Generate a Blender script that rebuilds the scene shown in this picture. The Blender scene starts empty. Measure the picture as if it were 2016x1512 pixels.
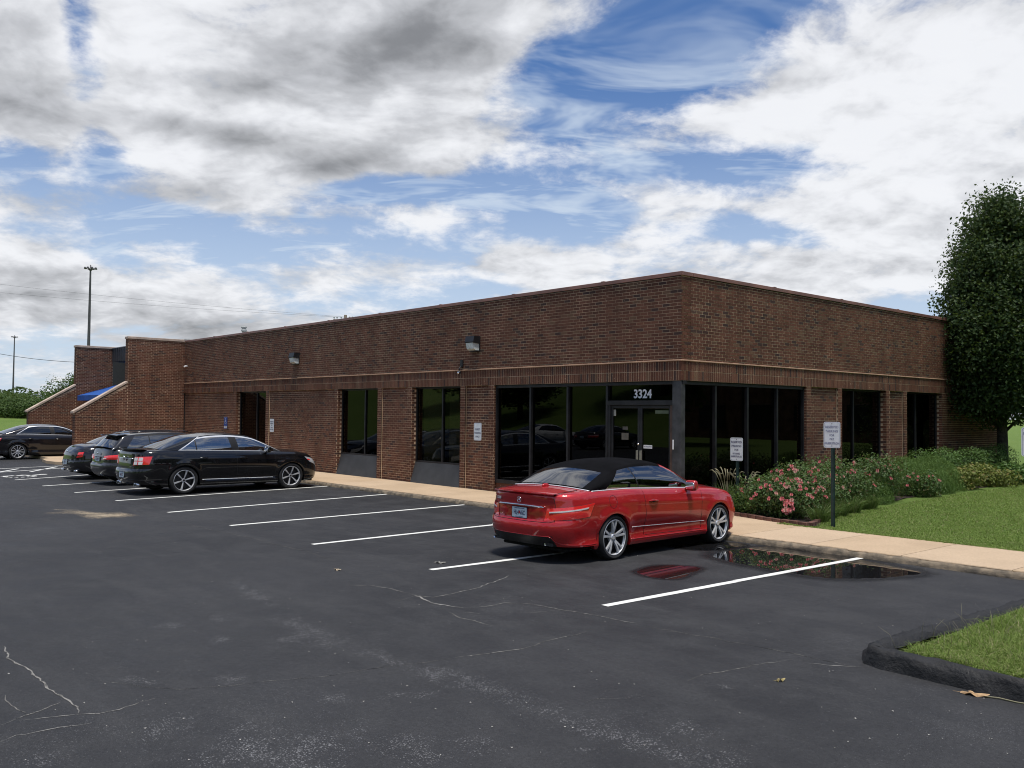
import bpy, bmesh, math, random
import numpy as np
from mathutils import Matrix, Vector
random.seed(7); rng = np.random.default_rng(11)
SC = bpy.context.scene
COL = SC.collection

# ---------------------------------------------------------------- camera
YAW, PITCH, ROLL = math.radians(48.759), math.radians(1.861), math.radians(0.586)
CAM = Vector((11.567, -14.776, 2.139))
def cam_axes():
    F = Vector((-math.sin(YAW)*math.cos(PITCH), math.cos(YAW)*math.cos(PITCH), math.sin(PITCH)))
    R = Vector((math.cos(YAW), math.sin(YAW), 0)); U = R.cross(F)
    return math.cos(ROLL)*R + math.sin(ROLL)*U, -math.sin(ROLL)*R + math.cos(ROLL)*U, F
CR, CU, CF = cam_axes()
cd = bpy.data.cameras.new('camera'); cam = bpy.data.objects.new('camera', cd); COL.objects.link(cam)
cd.sensor_width = 36; cd.lens = 36*1764.4/2016; cd.clip_start = .05; cd.clip_end = 4000
cam.matrix_world = Matrix(((CR.x, CU.x, -CF.x, CAM.x), (CR.y, CU.y, -CF.y, CAM.y), (CR.z, CU.z, -CF.z, CAM.z), (0, 0, 0, 1)))
SC.camera = cam

# ---------------------------------------------------------------- sun, exposure
SUN_DIR = Vector((.22, -.10, 1.0)).normalized()          # towards the sun: high summer noon
sd = bpy.data.lights.new('sun', 'SUN'); sun = bpy.data.objects.new('sun', sd); COL.objects.link(sun)
sd.energy = 3.4; sd.angle = math.radians(12); sd.color = (1, .955, .88)
sun.rotation_euler = SUN_DIR.to_track_quat('Z', 'Y').to_euler()
SC.view_settings.view_transform = 'Standard'; SC.view_settings.look = 'None'
SC.view_settings.exposure = 0.28; SC.view_settings.gamma = 1
SC.view_settings.use_curve_mapping = False
SC.cycles.max_bounces = 6; SC.cycles.diffuse_bounces = 3; SC.cycles.glossy_bounces = 4; SC.cycles.transparent_max_bounces = 12; SC.cycles.use_denoising = True
SC.cycles.pixel_filter_type = 'BLACKMAN_HARRIS'; SC.cycles.filter_width = 1.05
SC.cycles.use_adaptive_sampling = True; SC.cycles.adaptive_threshold = .012; SC.cycles.caustics_reflective = False; SC.cycles.caustics_refractive = False

# ---------------------------------------------------------------- node helpers
class NT:
    def __init__(s, tree): s.t = tree; s.n = tree.nodes; s.l = tree.links
    def new(s, typ, **kw):
        nd = s.n.new(typ)
        for k, v in kw.items(): setattr(nd, k, v)
        return nd
    def put(s, sock, v):
        if isinstance(v, bpy.types.NodeSocket): s.l.new(v, sock)
        elif v is not None: sock.default_value = v
    def math(s, op, a, b=None, c=None, clamp=False):
        nd = s.new('ShaderNodeMath', operation=op, use_clamp=clamp)
        s.put(nd.inputs[0], a); s.put(nd.inputs[1], b); s.put(nd.inputs[2], c)
        return nd.outputs[0]
    def vmath(s, op, a, b=None, scale=None):
        nd = s.new('ShaderNodeVectorMath', operation=op)
        s.put(nd.inputs[0], a); s.put(nd.inputs[1], b)
        if scale is not None: s.put(nd.inputs['Scale'], scale)
        return nd.outputs['Value'] if op in ('DOT_PRODUCT', 'LENGTH') else nd.outputs['Vector']
    def noise(s, vec, scale=5, detail=4, rough=.55, dist=0, out=0):
        nd = s.new('ShaderNodeTexNoise'); s.put(nd.inputs['Vector'], vec)
        nd.inputs['Scale'].default_value = scale; nd.inputs['Detail'].default_value = detail
        nd.inputs['Roughness'].default_value = rough; nd.inputs['Distortion'].default_value = dist
        return nd.outputs[out]
    def voronoi(s, vec, scale=5, feature='F1', out='Distance', rnd=1):
        nd = s.new('ShaderNodeTexVoronoi', feature=feature); s.put(nd.inputs['Vector'], vec)
        nd.inputs['Scale'].default_value = scale; nd.inputs['Randomness'].default_value = rnd
        return nd.outputs[out]
    def ramp(s, f, a, b, lo=0, hi=1, smooth=True):
        nd = s.new('ShaderNodeMapRange'); nd.interpolation_type = 'SMOOTHSTEP' if smooth else 'LINEAR'
        s.put(nd.inputs[0], f); s.put(nd.inputs[1], a); s.put(nd.inputs[2], b); s.put(nd.inputs[3], lo); s.put(nd.inputs[4], hi)
        return nd.outputs[0]
    def mix(s, f, a, b, blend='MIX'):
        nd = s.new('ShaderNodeMix', data_type='RGBA', blend_type=blend)
        s.put(nd.inputs[0], f)
        s.put(nd.inputs[6], col(a)); s.put(nd.inputs[7], col(b))
        return nd.outputs[2]
    def bump(s, h, strength=.3, dist=.01, normal=None):
        nd = s.new('ShaderNodeBump'); s.put(nd.inputs['Height'], h)
        nd.inputs['Strength'].default_value = strength; nd.inputs['Distance'].default_value = dist
        if normal is not None: s.put(nd.inputs['Normal'], normal)
        return nd.outputs[0]
def col(c):
    if isinstance(c, (tuple, list)) and len(c) == 3: return (*c, 1)
    return c

# ---------------------------------------------------------------- world: Nishita sky and broken cloud
def ray_angles(px, py):
    """direction of a point of the sky given where the photograph shows it -> azimuth (from north-west heading) and elevation"""
    d = CR*((px-1008)/1764.4) - CU*((py-756)/1764.4) + CF
    d.normalize()
    R = Vector((math.cos(YAW), math.sin(YAW), 0)); F = Vector((-math.sin(YAW), math.cos(YAW), 0))
    return math.atan2(d.dot(R), d.dot(F)), math.asin(d.z)
def build_world():
    W = bpy.data.worlds.new('World'); SC.world = W; W.use_nodes = True
    T = NT(W.node_tree); T.n.clear()
    out = T.new('ShaderNodeOutputWorld'); bg = T.new('ShaderNodeBackground'); bg.inputs[1].default_value = 0.1
    T.l.new(bg.outputs[0], out.inputs[0])
    sky = T.new('ShaderNodeTexSky', sky_type='NISHITA'); sky.sun_disc = False
    sky.sun_elevation = math.asin(SUN_DIR.z); sky.sun_rotation = math.atan2(SUN_DIR.x, SUN_DIR.y)
    sky.altitude = 150; sky.air_density = 1.0; sky.dust_density = .6; sky.ozone_density = 2.2
    tc = T.new('ShaderNodeTexCoord'); D = tc.outputs['Generated']
    sep = T.new('ShaderNodeSeparateXYZ'); T.l.new(D, sep.inputs[0]); dz = sep.outputs[2]
    xr = T.vmath('DOT_PRODUCT', D, (math.cos(YAW), math.sin(YAW), 0)); yr = T.vmath('DOT_PRODUCT', D, (-math.sin(YAW), math.cos(YAW), 0))
    az = T.math('ARCTAN2', xr, yr); el = T.math('ARCSINE', dz)
    # perspective of a cloud deck: stretch with 1 / elevation
    h = T.math('ADD', T.math('MAXIMUM', dz, 0), .26)
    cx = T.new('ShaderNodeCombineXYZ'); T.put(cx.inputs[0], T.math('DIVIDE', xr, h)); T.put(cx.inputs[1], T.math('DIVIDE', yr, h))
    P = cx.outputs[0]
    wz = T.noise(P, 1.7, 3, .6, 0, 1)
    warp = T.vmath('SUBTRACT', wz, (.5, .5, .5))
    ca = T.new('ShaderNodeCombineXYZ'); T.put(ca.inputs[0], az); T.put(ca.inputs[1], el)
    A = T.vmath('ADD', ca.outputs[0], T.vmath('MULTIPLY', warp, (.16, .10, 0)))
    def blobs(lst):
        acc = None
        for (px, py, sx, sy, rot, amp) in lst:
            a0, e0 = ray_angles(px, py)
            mp = T.new('ShaderNodeMapping', vector_type='TEXTURE'); T.put(mp.inputs[0], A)
            mp.inputs[1].default_value = (a0, e0, 0); mp.inputs[2].default_value = (0, 0, math.radians(rot)); mp.inputs[3].default_value = (sx/1764.4, sy/1764.4, 1)
            d2 = T.vmath('DOT_PRODUCT', mp.outputs[0], mp.outputs[0])
            g = T.math('POWER', .3679, d2)
            acc = T.math('MULTIPLY_ADD', g, amp, acc if acc is not None else 0.0)
        return acc
    cover = blobs(CLOUD_COVER); grey = blobs(CLOUD_GREY)
    fine = T.noise(T.vmath('ADD', P, (9.1, 1.7, 0)), 14.0, 5, .66, .2)
    def dens(off, det):
        Q = T.vmath('ADD', P, off)
        n1 = T.noise(T.vmath('ADD', Q, T.vmath('MULTIPLY', warp, (.25, .25, 0))), 3.6, det, .60, .0)
        return n1
    d0 = dens((3.1, 7.7, 0), 6); d1 = dens((3.1+.03, 7.7+.08, 0), 4)               # second sample a little towards the sun
    val = T.math('ADD', T.math('MULTIPLY_ADD', fine, .26, T.math('MULTIPLY', d0, .74)), cover)
    mask = T.ramp(val, .440, .645)
    relief = T.math('MULTIPLY', T.math('SUBTRACT', d0, d1), 3.0)            # sunlit and shaded flanks
    puff = T.math('MULTIPLY', T.math('SUBTRACT', fine, .5), .55)
    n3 = T.noise(T.vmath('ADD', P, (1.3, 4.7, 0)), 1.9, 4, .6, .3)
    deep = T.math('MULTIPLY', grey, T.ramp(n3, .15, .85, .6, 1.1))
    dark = T.math('ADD', T.math('ADD', deep, T.math('MULTIPLY', T.math('SUBTRACT', n3, .5), .38)), T.math('SUBTRACT', T.math('MULTIPLY', T.math('ADD', relief, puff), -.9), -.08), clamp=False)
    g1 = T.ramp(dark, -.30, .55); g2 = T.ramp(dark, .15, 1.55)
    cloud = T.mix(g2, T.mix(g1, (7.5, 7.6, 7.85), (5.2, 5.3, 5.55)), (2.05, 2.1, 2.2))
    veil = T.ramp(el, .0, .40, .85, .0)                                   # thin high haze towards the horizon
    cirrus = T.ramp(T.noise(T.vmath('MULTIPLY', P, (1.0, 2.6, 1)), 3.0, 4, .65, .6), .36, .70, 0, .82)
    skyc = T.mix(1.0, sky.outputs[0], SKY_TINT, 'MULTIPLY')
    skyc = T.mix(T.math('MAXIMUM', veil, T.math('MULTIPLY', cirrus, T.ramp(el, .50, .27, .12, 1))), skyc, (5.3, 6.1, 7.1))
    final = T.mix(T.math('MULTIPLY', mask, .96), skyc, cloud)
    below = T.ramp(dz, -.03, .0)
    final = T.mix(below, (1.2, 1.3, 1.2), final)
    T.l.new(final, bg.inputs[0])
    W.cycles.sampling_method = 'NONE'
SKY_TINT = (.50, .69, .94)
# (photo x, photo y, half width, half height, tilt, amount)
CLOUD_COVER = [
    (560, 70, 420, 170, 0, .26), (900, 110, 200, 130, 25, .26), (500, 265, 420, 80, 0, .26), (380, 350, 330, 70, 0, .20), (900, 250, 170, 90, 0, .12),
    (50, 130, 150, 150, 0, .26), (1820, 170, 400, 300, 15, .22), (1560, 230, 240, 50, 0, .14), (1750, 480, 420, 120, 0, .16), (1560, 60, 120, 60, 40, .05),
    (1250, 100, 330, 80, 28, -.50), (960, 185, 110, 30, 20, -.22), (1400, 318, 260, 50, 0, -.30), (1130, 430, 130, 45, 0, -.26), (1490, 455, 160, 24, 0, -.28), (1130, 220, 190, 60, 0, .05), (980, 420, 200, 60, 0, .02), (1200, 370, 160, 50, 0, .06),
    (196, 120, 46, 170, 12, -.36), (130, 290, 190, 50, 0, -.30), (430, 455, 250, 40, 0, -.22), (720, 355, 120, 30, 0, -.18), (800, 350, 200, 44, 0, -.20),
    (240, 600, 330, 60, 0, .26), (30, 510, 110, 50, 0, .26), (560, 520, 300, 40, 0, .08), (1050, 545, 110, 34, 0, .22), (700, 585, 200, 20, 0, -.10),
    (1820, 612, 90, 26, 0, -.22),
]
CLOUD_GREY = [
    (800, 95, 190, 90, 15, 1.02), (480, 262, 240, 36, 0, 1.0), (680, 285, 160, 28, 0, .55), (330, 385, 210, 34, 0, .55), (600, 160, 260, 34, 0, .18),
    (60, 200, 170, 110, 0, .45), (250, 625, 330, 36, 0, .75), (60, 555, 140, 26, 0, .55), (1800, 450, 260, 60, 0, .18), (1700, 160, 450, 280, 0, -.34), (400, 200, 200, 40, 0, -.25), (30, 490, 90, 26, 0, -.4),
]
build_world()

# ---------------------------------------------------------------- objects
def link(o, parent=None):
    COL.objects.link(o)
    if parent is not None: o.parent = parent
    return o
def tag(o, label=None, cat=None, group=None, kind=None):
    if label: o['label'] = label
    if cat: o['category'] = cat
    if group: o['group'] = group
    if kind: o['kind'] = kind
    return o
def thing(name, label, cat, loc=(0, 0, 0), rz=0, group=None):
    o = bpy.data.objects.new(name, None); link(o); o.location = loc; o.rotation_euler = (0, 0, rz); o.empty_display_size = .2
    return tag(o, label, cat, group)
def part(name, me, mat=None, parent=None, loc=None):
    o = bpy.data.objects.new(name, me); link(o, parent)
    if loc is not None: o.location = loc
    if mat is not None and len(me.materials) == 0: me.materials.append(mat)
    return o
def copy_tree(o, parent=None, keep=('label', 'category')):
    c = o.copy(); COL.objects.link(c); c.parent = parent
    for ch in o.children: copy_tree(ch, c)
    return c
class MB:
    """collects polygons for ONE mesh"""
    def __init__(s): s.v = []; s.f = []; s.sm = []; s.mi = []; s.cur = 0
    def add(s, vs, fs, smooth=False):
        b = len(s.v); s.v += [tuple(v) for v in vs]
        for f in fs: s.f.append(tuple(b+i for i in f)); s.sm.append(smooth); s.mi.append(s.cur)
        return s
    def box(s, x0, x1, y0, y1, z0, z1):
        v = [(x0, y0, z0), (x1, y0, z0), (x1, y1, z0), (x0, y1, z0), (x0, y0, z1), (x1, y0, z1), (x1, y1, z1), (x0, y1, z1)]
        return s.add(v, [(0, 3, 2, 1), (4, 5, 6, 7), (0, 1, 5, 4), (1, 2, 6, 5), (2, 3, 7, 6), (3, 0, 4, 7)])
    def bbox(s, x0, x1, y0, y1, z0, z1, b=.004):
        """box with chamfered edges"""
        b = min(b, abs(x1-x0)*.45, abs(y1-y0)*.45, abs(z1-z0)*.45)
        bm = bmesh.new(); bmesh.ops.create_cube(bm, size=1)
        for v in bm.verts: v.co = ((x0+x1)/2+v.co.x*(x1-x0), (y0+y1)/2+v.co.y*(y1-y0), (z0+z1)/2+v.co.z*(z1-z0))
        bmesh.ops.bevel(bm, geom=bm.edges[:], offset=b, segments=1, affect='EDGES')
        return s.bm(bm)
    def bm(s, bm, smooth=False):
        bm.verts.index_update()
        s.add([v.co[:] for v in bm.verts], [[v.index for v in f.verts] for f in bm.faces], smooth); bm.free(); return s
    def prism(s, poly, axis, a, b):
        """extrude a 2D polygon along axis ('x','y','z') from a to b"""
        def P(u, v, w): return {'x': (w, u, v), 'y': (u, w, v), 'z': (u, v, w)}[axis]
        n = len(poly); vs = [P(u, v, a) for u, v in poly] + [P(u, v, b) for u, v in poly]
        fs = [tuple(range(n)), tuple(range(2*n-1, n-1, -1))] + [(i, (i+1) % n, n+(i+1) % n, n+i) for i in range(n)]
        return s.add(vs, fs)
    def tube(s, pts, r, n=8, close=False, cap=True, smooth=True):
        pts = [Vector(p) for p in pts]; m = len(pts); rs = r if hasattr(r, '__len__') else [r]*m
        base = len(s.v); vs = []; up = None
        for i, p in enumerate(pts):
            if close: t = pts[(i+1) % m]-pts[i-1]
            else: t = pts[min(i+1, m-1)]-pts[max(i-1, 0)]
            t.normalize()
            if up is None:
                up = Vector((0, 0, 1)) if abs(t.z) < .9 else Vector((1, 0, 0))
            a = t.cross(up); a.normalize(); b = a.cross(t); up = b
            for k in range(n):
                w = 2*math.pi*k/n; vs.append(p+a*(rs[i]*math.cos(w))+b*(rs[i]*math.sin(w)))
        fs = []
        for i in range(m if close else m-1):
            for k in range(n):
                j = (i+1) % m; fs.append((i*n+k, i*n+(k+1) % n, j*n+(k+1) % n, j*n+k))
        if cap and not close: fs += [tuple(range(n-1, -1, -1)), tuple((m-1)*n+k for k in range(n))]
        return s.add(vs, fs, smooth)
    def lathe(s, prof, axis='z', n=32, c=(0, 0, 0), smooth=True, closed=False):
        """profile of (radius, height) turned about an axis through c"""
        vs = []; m = len(prof)
        for k in range(n):
            w = 2*math.pi*k/n; ca, sa = math.cos(w), math.sin(w)
            for r, h in prof:
                v = {'z': (r*ca, r*sa, h), 'x': (h, r*ca, r*sa), 'y': (r*sa, h, r*ca)}[axis]
                vs.append((v[0]+c[0], v[1]+c[1], v[2]+c[2]))
        fs = []
        for k in range(n):
            k2 = (k+1) % n
            for i in range(m if closed else m-1):
                j = (i+1) % m; fs.append((k*m+i, k2*m+i, k2*m+j, k*m+j))
        return s.add(vs, fs, smooth)
    def grid(s, fn, us, vs_, smooth=True):
        nu, nv = len(us), len(vs_); vv = [fn(u, v) for u in us for v in vs_]
        return s.add(vv, [(i*nv+j, (i+1)*nv+j, (i+1)*nv+j+1, i*nv+j+1) for i in range(nu-1) for j in range(nv-1)], smooth)
    def sup(s, c, r, e1=.5, e2=.5, nu=14, nv=20, rot=None):
        """superellipsoid"""
        def sg(x, e): return math.copysign(abs(x)**e, x)
        vv = []; M = rot
        for i in range(nu+1):
            a = -math.pi/2+math.pi*i/nu
            for j in range(nv):
                b = -math.pi+2*math.pi*j/nv
                v = Vector((r[0]*sg(math.cos(a), e1)*sg(math.cos(b), e2), r[1]*sg(math.cos(a), e1)*sg(math.sin(b), e2), r[2]*sg(math.sin(a), e1)))
                if M is not None: v = M @ v
                vv.append(v+Vector(c))
        return s.add(vv, [(i*nv+j, i*nv+(j+1) % nv, (i+1)*nv+(j+1) % nv, (i+1)*nv+j) for i in range(nu) for j in range(nv)], True)
    def mesh(s, name='m', sharp=None, mats=None, weld=False):
        me = bpy.data.meshes.new(name); me.from_pydata(s.v, [], s.f)
        me.polygons.foreach_set('use_smooth', s.sm)
        if mats:
            for m in mats: me.materials.append(m)
            me.polygons.foreach_set('material_index', s.mi)
        if weld:
            bm = bmesh.new(); bm.from_mesh(me); bmesh.ops.remove_doubles(bm, verts=bm.verts, dist=2e-4)
            bmesh.ops.dissolve_degenerate(bm, dist=1e-5, edges=bm.edges); bm.to_mesh(me); bm.free()
        me.update()
        if sharp: me.set_sharp_from_angle(angle=math.radians(sharp))
        return me
    def build(s, name, mat, parent=None, sharp=None, loc=None, weld=False):
        return part(name, s.mesh(name, sharp, weld=weld), mat, parent, loc)
def np_mesh(name, V, F, smooth=False):
    """V (n,3), F (m,k) arrays -> mesh"""
    me = bpy.data.meshes.new(name); V = np.asarray(V, np.float32); F = np.asarray(F, np.int32)
    me.vertices.add(len(V)); me.vertices.foreach_set('co', V.ravel())
    m, k = F.shape; me.loops.add(m*k); me.loops.foreach_set('vertex_index', F.ravel())
    me.polygons.add(m); me.polygons.foreach_set('loop_start', np.arange(0, m*k, k, dtype=np.int32))
    me.polygons.foreach_set('use_smooth', np.full(m, bool(smooth)))
    me.update(calc_edges=True); return me
def text_mesh(txt, size, align='CENTER', extrude=.001, xscale=1.0, bold=0.0, spacing=1.0):
    cu = bpy.data.curves.new('txt', 'FONT'); cu.body = txt; cu.size = size; cu.align_x = align; cu.align_y = 'CENTER'
    cu.extrude = extrude; cu.offset = bold; cu.space_character = spacing; cu.resolution_u = 3
    o = bpy.data.objects.new('txt', cu); COL.objects.link(o)
    bpy.context.view_layer.update()
    me = bpy.data.meshes.new_from_object(o.evaluated_get(bpy.context.evaluated_depsgraph_get()))
    bpy.data.objects.remove(o); bpy.data.curves.remove(cu)
    if xscale != 1:
        for v in me.vertices: v.co.x *= xscale
    me.materials.clear()
    return me
def pchip(xs, ys):
    xs = np.asarray(xs, float); ys = np.asarray(ys, float); h = np.diff(xs); d = np.diff(ys)/h; n = len(xs)
    m = np.zeros(n); m[0], m[-1] = d[0], d[-1]
    for i in range(1, n-1):
        if d[i-1]*d[i] > 0:
            w1, w2 = 2*h[i]+h[i-1], h[i]+2*h[i-1]; m[i] = (w1+w2)/(w1/d[i-1]+w2/d[i])
    def f(x):
        x = min(max(float(x), xs[0]), xs[-1]); i = min(max(int(np.searchsorted(xs, x))-1, 0), n-2)
        t = (x-xs[i])/h[i]; t2, t3 = t*t, t*t*t
        return (2*t3-3*t2+1)*ys[i]+(t3-2*t2+t)*h[i]*m[i]+(-2*t3+3*t2)*ys[i+1]+(t3-t2)*h[i]*m[i+1]
    return f

# ---------------------------------------------------------------- materials
def newmat(name):
    m = bpy.data.materials.new(name); m.use_nodes = True; T = NT(m.node_tree); b = T.n['Principled BSDF']
    return m, T, b
def pmat(name, c, rough=.6, metal=0, coat=0, var=.12, scale=6, bump=0, bscale=60, spec=.5, c2=None, rvar=0, bdist=.004):
    m, T, b = newmat(name); tc = T.new('ShaderNodeTexCoord').outputs['Object']
    n = T.noise(tc, scale, 5, .6)
    c2 = c2 or tuple(x*(1-2.2*var) for x in c)
    ch = tuple(min(1, x*(1+var)) for x in c)
    T.put(b.inputs['Base Color'], T.mix(T.ramp(n, .3, .7), c2, ch))
    if rvar: T.put(b.inputs['Roughness'], T.ramp(n, .3, .7, max(rough-rvar, .02), min(1, rough+rvar)))
    else: b.inputs['Roughness'].default_value = rough
    b.inputs['Metallic'].default_value = metal; b.inputs['Coat Weight'].default_value = coat; b.inputs['Coat Roughness'].default_value = .03
    b.inputs['Specular IOR Level'].default_value = spec
    if bump: T.put(b.inputs['Normal'], T.bump(T.noise(tc, bscale, 4, .6), bump, bdist))
    return m
def glass_mat(name, tint, f0=.045, rough=0.0, refl=1.0):
    """a thin pane: tinted see-through plus a mirror that grows towards grazing angles"""
    m = bpy.data.materials.new(name); m.use_nodes = True; T = NT(m.node_tree); T.n.clear()
    out = T.new('ShaderNodeOutputMaterial'); mx = T.new('ShaderNodeMixShader'); tr = T.new('ShaderNodeBsdfTransparent'); gl = T.new('ShaderNodeBsdfGlossy')
    tr.inputs[0].default_value = (*tint, 1); gl.inputs['Roughness'].default_value = rough; gl.inputs[0].default_value = (refl, refl, refl, 1)
    lw = T.new('ShaderNodeLayerWeight'); lw.inputs[0].default_value = .5
    f = T.math('MULTIPLY_ADD', T.math('POWER', lw.outputs['Facing'], 5), 1-f0, f0, clamp=True)
    T.l.new(f, mx.inputs[0]); T.l.new(tr.outputs[0], mx.inputs[1]); T.l.new(gl.outputs[0], mx.inputs[2]); T.l.new(mx.outputs[0], out.inputs[0])
    return m
def brick_mat(name, per_object):
    m, T, b = newmat(name); geo = T.new('ShaderNodeNewGeometry'); pos = geo.outputs['Position']
    if per_object: r = T.new('ShaderNodeObjectInfo').outputs['Random']
    else: r = geo.outputs['Random Per Island']
    r2 = T.math('FRACT', T.math('MULTIPLY', r, 37.31)); r3 = T.math('FRACT', T.math('MULTIPLY', r, 91.7))
    base = T.mix(r, (.098, .038, .0225), (.160, .066, .039))
    base = T.mix(T.ramp(r2, .88, .92), base, (.150, .082, .048))              # browner bricks
    base = T.mix(T.math('MULTIPLY', T.ramp(r3, .89, .93), .75), base, (.040, .028, .026))     # burnt bricks
    # flashed ends and pale chipped faces
    w = T.noise(pos, 9, 3, .6); base = T.mix(T.math('MULTIPLY', T.ramp(w, .66, .72), .6), base, (.045, .033, .030))
    chip = T.math('MULTIPLY', T.ramp(T.noise(pos, 17, 2, .5), .665, .70), T.ramp(T.noise(pos, .9, 3, .6), .44, .60))
    base = T.mix(T.math('MULTIPLY', chip, .8), base, (.52, .38, .28))
    big = T.ramp(T.noise(pos, .55, 4, .6), .3, .72, .86, 1.12); base = T.mix(1, base, T.new_rgb(big), 'MULTIPLY')
    st = T.ramp(T.noise(T.vmath('MULTIPLY', pos, (2.6, 2.6, .22)), 1.0, 4, .6), .35, .7, .84, 1.08); base = T.mix(1, base, T.new_rgb(st), 'MULTIPLY')
    fine = T.ramp(T.noise(pos, 70, 3, .6), .25, .75, .82, 1.15); base = T.mix(1, base, T.new_rgb(fine), 'MULTIPLY')
    T.put(b.inputs['Base Color'], base); b.inputs['Roughness'].default_value = .86; b.inputs['Specular IOR Level'].default_value = .3
    T.put(b.inputs['Normal'], T.bump(T.noise(pos, 120, 3, .6), .35, .003))
    return m
def _rgb(s, f):
    nd = s.new('ShaderNodeCombineColor')
    for i in range(3): s.put(nd.inputs[i], f)
    return nd.outputs[0]
NT.new_rgb = _rgb
M = {}
M['brick1'] = brick_mat('brick face', True); M['brick'] = brick_mat('brick faces', False)
M['mortar'] = pmat('tan mortar', (.60, .43, .285), .95, var=.22, scale=1.3, bump=.4, bscale=150, spec=.2)
M['stone'] = pmat('pale sandstone band', (.47, .30, .20), .85, var=.12, scale=3, bump=.2)
M['coping'] = pmat('copper brown metal coping', (.27, .135, .105), .5, metal=.1, var=.16, scale=1.2, rvar=.1)
M['limestone'] = pmat('pale limestone coping', (.50, .39, .31), .85, var=.14, scale=2.5, bump=.2)
M['bronze'] = pmat('dark bronze aluminium', (.022, .022, .025), .42, metal=.3, var=.2, scale=4)
M['bronze_lit'] = pmat('lit bronze post', (.060, .062, .066), .5, metal=.2, var=.25, scale=3)  # lighter copy of the bronze: light on the corner post put into its colour
M['brownframe'] = pmat('brown door frame', (.085, .050, .036), .5, var=.15)
M['panel'] = pmat('charcoal sill panel', (.043, .045, .047), .6, var=.10, scale=3)
M['glass'] = glass_mat('tinted window glass', (.10, .105, .10), .042, refl=.66)
M['glass2'] = glass_mat('lightly tinted window glass', (.42, .42, .38), .042, refl=.85)
M['trimbright'] = pmat('bright window trim', (.80, .81, .83), .25, metal=.35, var=.03)  # pale, mostly diffuse base paints in the sky reflection of chrome
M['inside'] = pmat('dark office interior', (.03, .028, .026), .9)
M['blind'] = pmat('olive window blind', (.40, .40, .27), .9, var=.1, scale=2)
M['white'] = pmat('white enamel', (.78, .79, .80), .4, var=.04)
M['signwhite'] = pmat('white reflective sign face', (.74, .79, .83), .45, var=.05, scale=9)
M['signink'] = pmat('dark blue sign ink', (.05, .055, .13), .6)
M['signpale'] = pmat('faded blue sign ink', (.22, .24, .36), .6)
M['signgreen'] = pmat('teal green sign post', (.012, .035, .032), .5, var=.2)
M['signblue'] = pmat('blue sign face', (.01, .06, .30), .45)
M['black'] = pmat('matt black', (.012, .012, .013), .7)
M['rubber'] = pmat('tyre rubber', (.014, .014, .015), .8, var=.25, scale=14, bump=.15)
M['chrome'] = pmat('bright chrome trim', (.78, .79, .82), .12, metal=1, var=.03)
M['alloy'] = pmat('silver alloy', (.62, .63, .65), .32, metal=.35, var=.05)
M['darkalloy'] = pmat('black alloy', (.012, .012, .014), .35, metal=.2, coat=.5)
M['steel'] = pmat('grey steel', (.10, .10, .11), .45, metal=.7)
M['galv'] = pmat('galvanised pole', (.085, .08, .085), .6, metal=.2)
M['greenvent'] = pmat('pale grey vent pipe', (.42, .44, .43), .7)
M['awning'] = pmat('blue canvas awning', (.012, .085, .34), .75, var=.10, scale=5)
M['fascia'] = pmat('charcoal ribbed metal', (.06, .06, .062), .5, var=.12)
M['roofmem'] = pmat('grey roof membrane', (.30, .30, .29), .9)
M['lens'] = pmat('prismatic lamp lens', (.72, .78, .76), .35, coat=.3, var=.12, scale=30)
M['wood'] = pmat('weathered pole timber', (.12, .10, .075), .9, var=.2)

# ================================================================ the brick office building
S, B1, B2, TOP = .14, 2.85, 3.256, 5.006
CRS, BL, JT = .0677, .2032, .011
bld = thing('office_building', 'single storey dark brown brick office building with ribbon of black windows', 'building')
BR = []                                     # bricks: (wall, u0, u1, z0, z1, inset)
WALLS = {'front': (Vector((0, 0, 0)), Vector((1, 0, 0)), Vector((0, -1, 0))),
         'side': (Vector((0, 0, 0)), Vector((0, 1, 0)), Vector((1, 0, 0))),
         'wing': (Vector((-26.62, 0, 0)), Vector((0, 1, 0)), Vector((1, 0, 0))),
         'wing2': (Vector((-33.9, 0, 0)), Vector((0, 1, 0)), Vector((1, 0, 0)))}
def wallpt(w, u, d, z):
    o, U, N = WALLS[w]; return o+U*u-N*d+Vector((0, 0, z))
def courses(w, u0, u1, z0, z1, inset=0, top=None, zref=None, phase=0.):
    zr = z0 if zref is None else zref
    k0 = int(round((z0-zr)/CRS)); k1 = int(math.ceil((z1-zr)/CRS-1e-6))
    for k in range(k0, k1):
        a, b = max(z0, zr+k*CRS)+JT/2, min(z1, zr+(k+1)*CRS)-JT/2
        if b-a < .012: continue
        ph = (BL/2 if k % 2 else 0)+phase
        j = math.floor((u0-ph)/BL)
        while True:
            c0, c1 = max(u0, ph+j*BL), min(u1, ph+(j+1)*BL); j += 1
            if c0 >= u1-1e-6: break
            if c1-c0 < .03: continue
            e0 = JT/2 if c0 > u0+1e-6 else 0; e1 = JT/2 if c1 < u1-1e-6 else 0
            bb = b
            if top is not None:
                bb = min(b, top(c0), top(c1))
                if bb-a < .015: continue
            BR.append((w, c0+e0, c1-e1, a, bb, inset))
def soldiers(w, u0, u1, z0, rows=2):
    n = int(round((u1-u0)/CRS)); st = (u1-u0)/n
    for r in range(rows):
        for k in range(n):
            BR.append((w, u0+k*st+JT/2, u0+(k+1)*st-JT/2, z0+r*.203+JT/2, z0+(r+1)*.203-JT/2, 0))
back = MB(); MD = .0035                        # mortar-coloured backing, a few millimetres behind the brick faces
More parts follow.
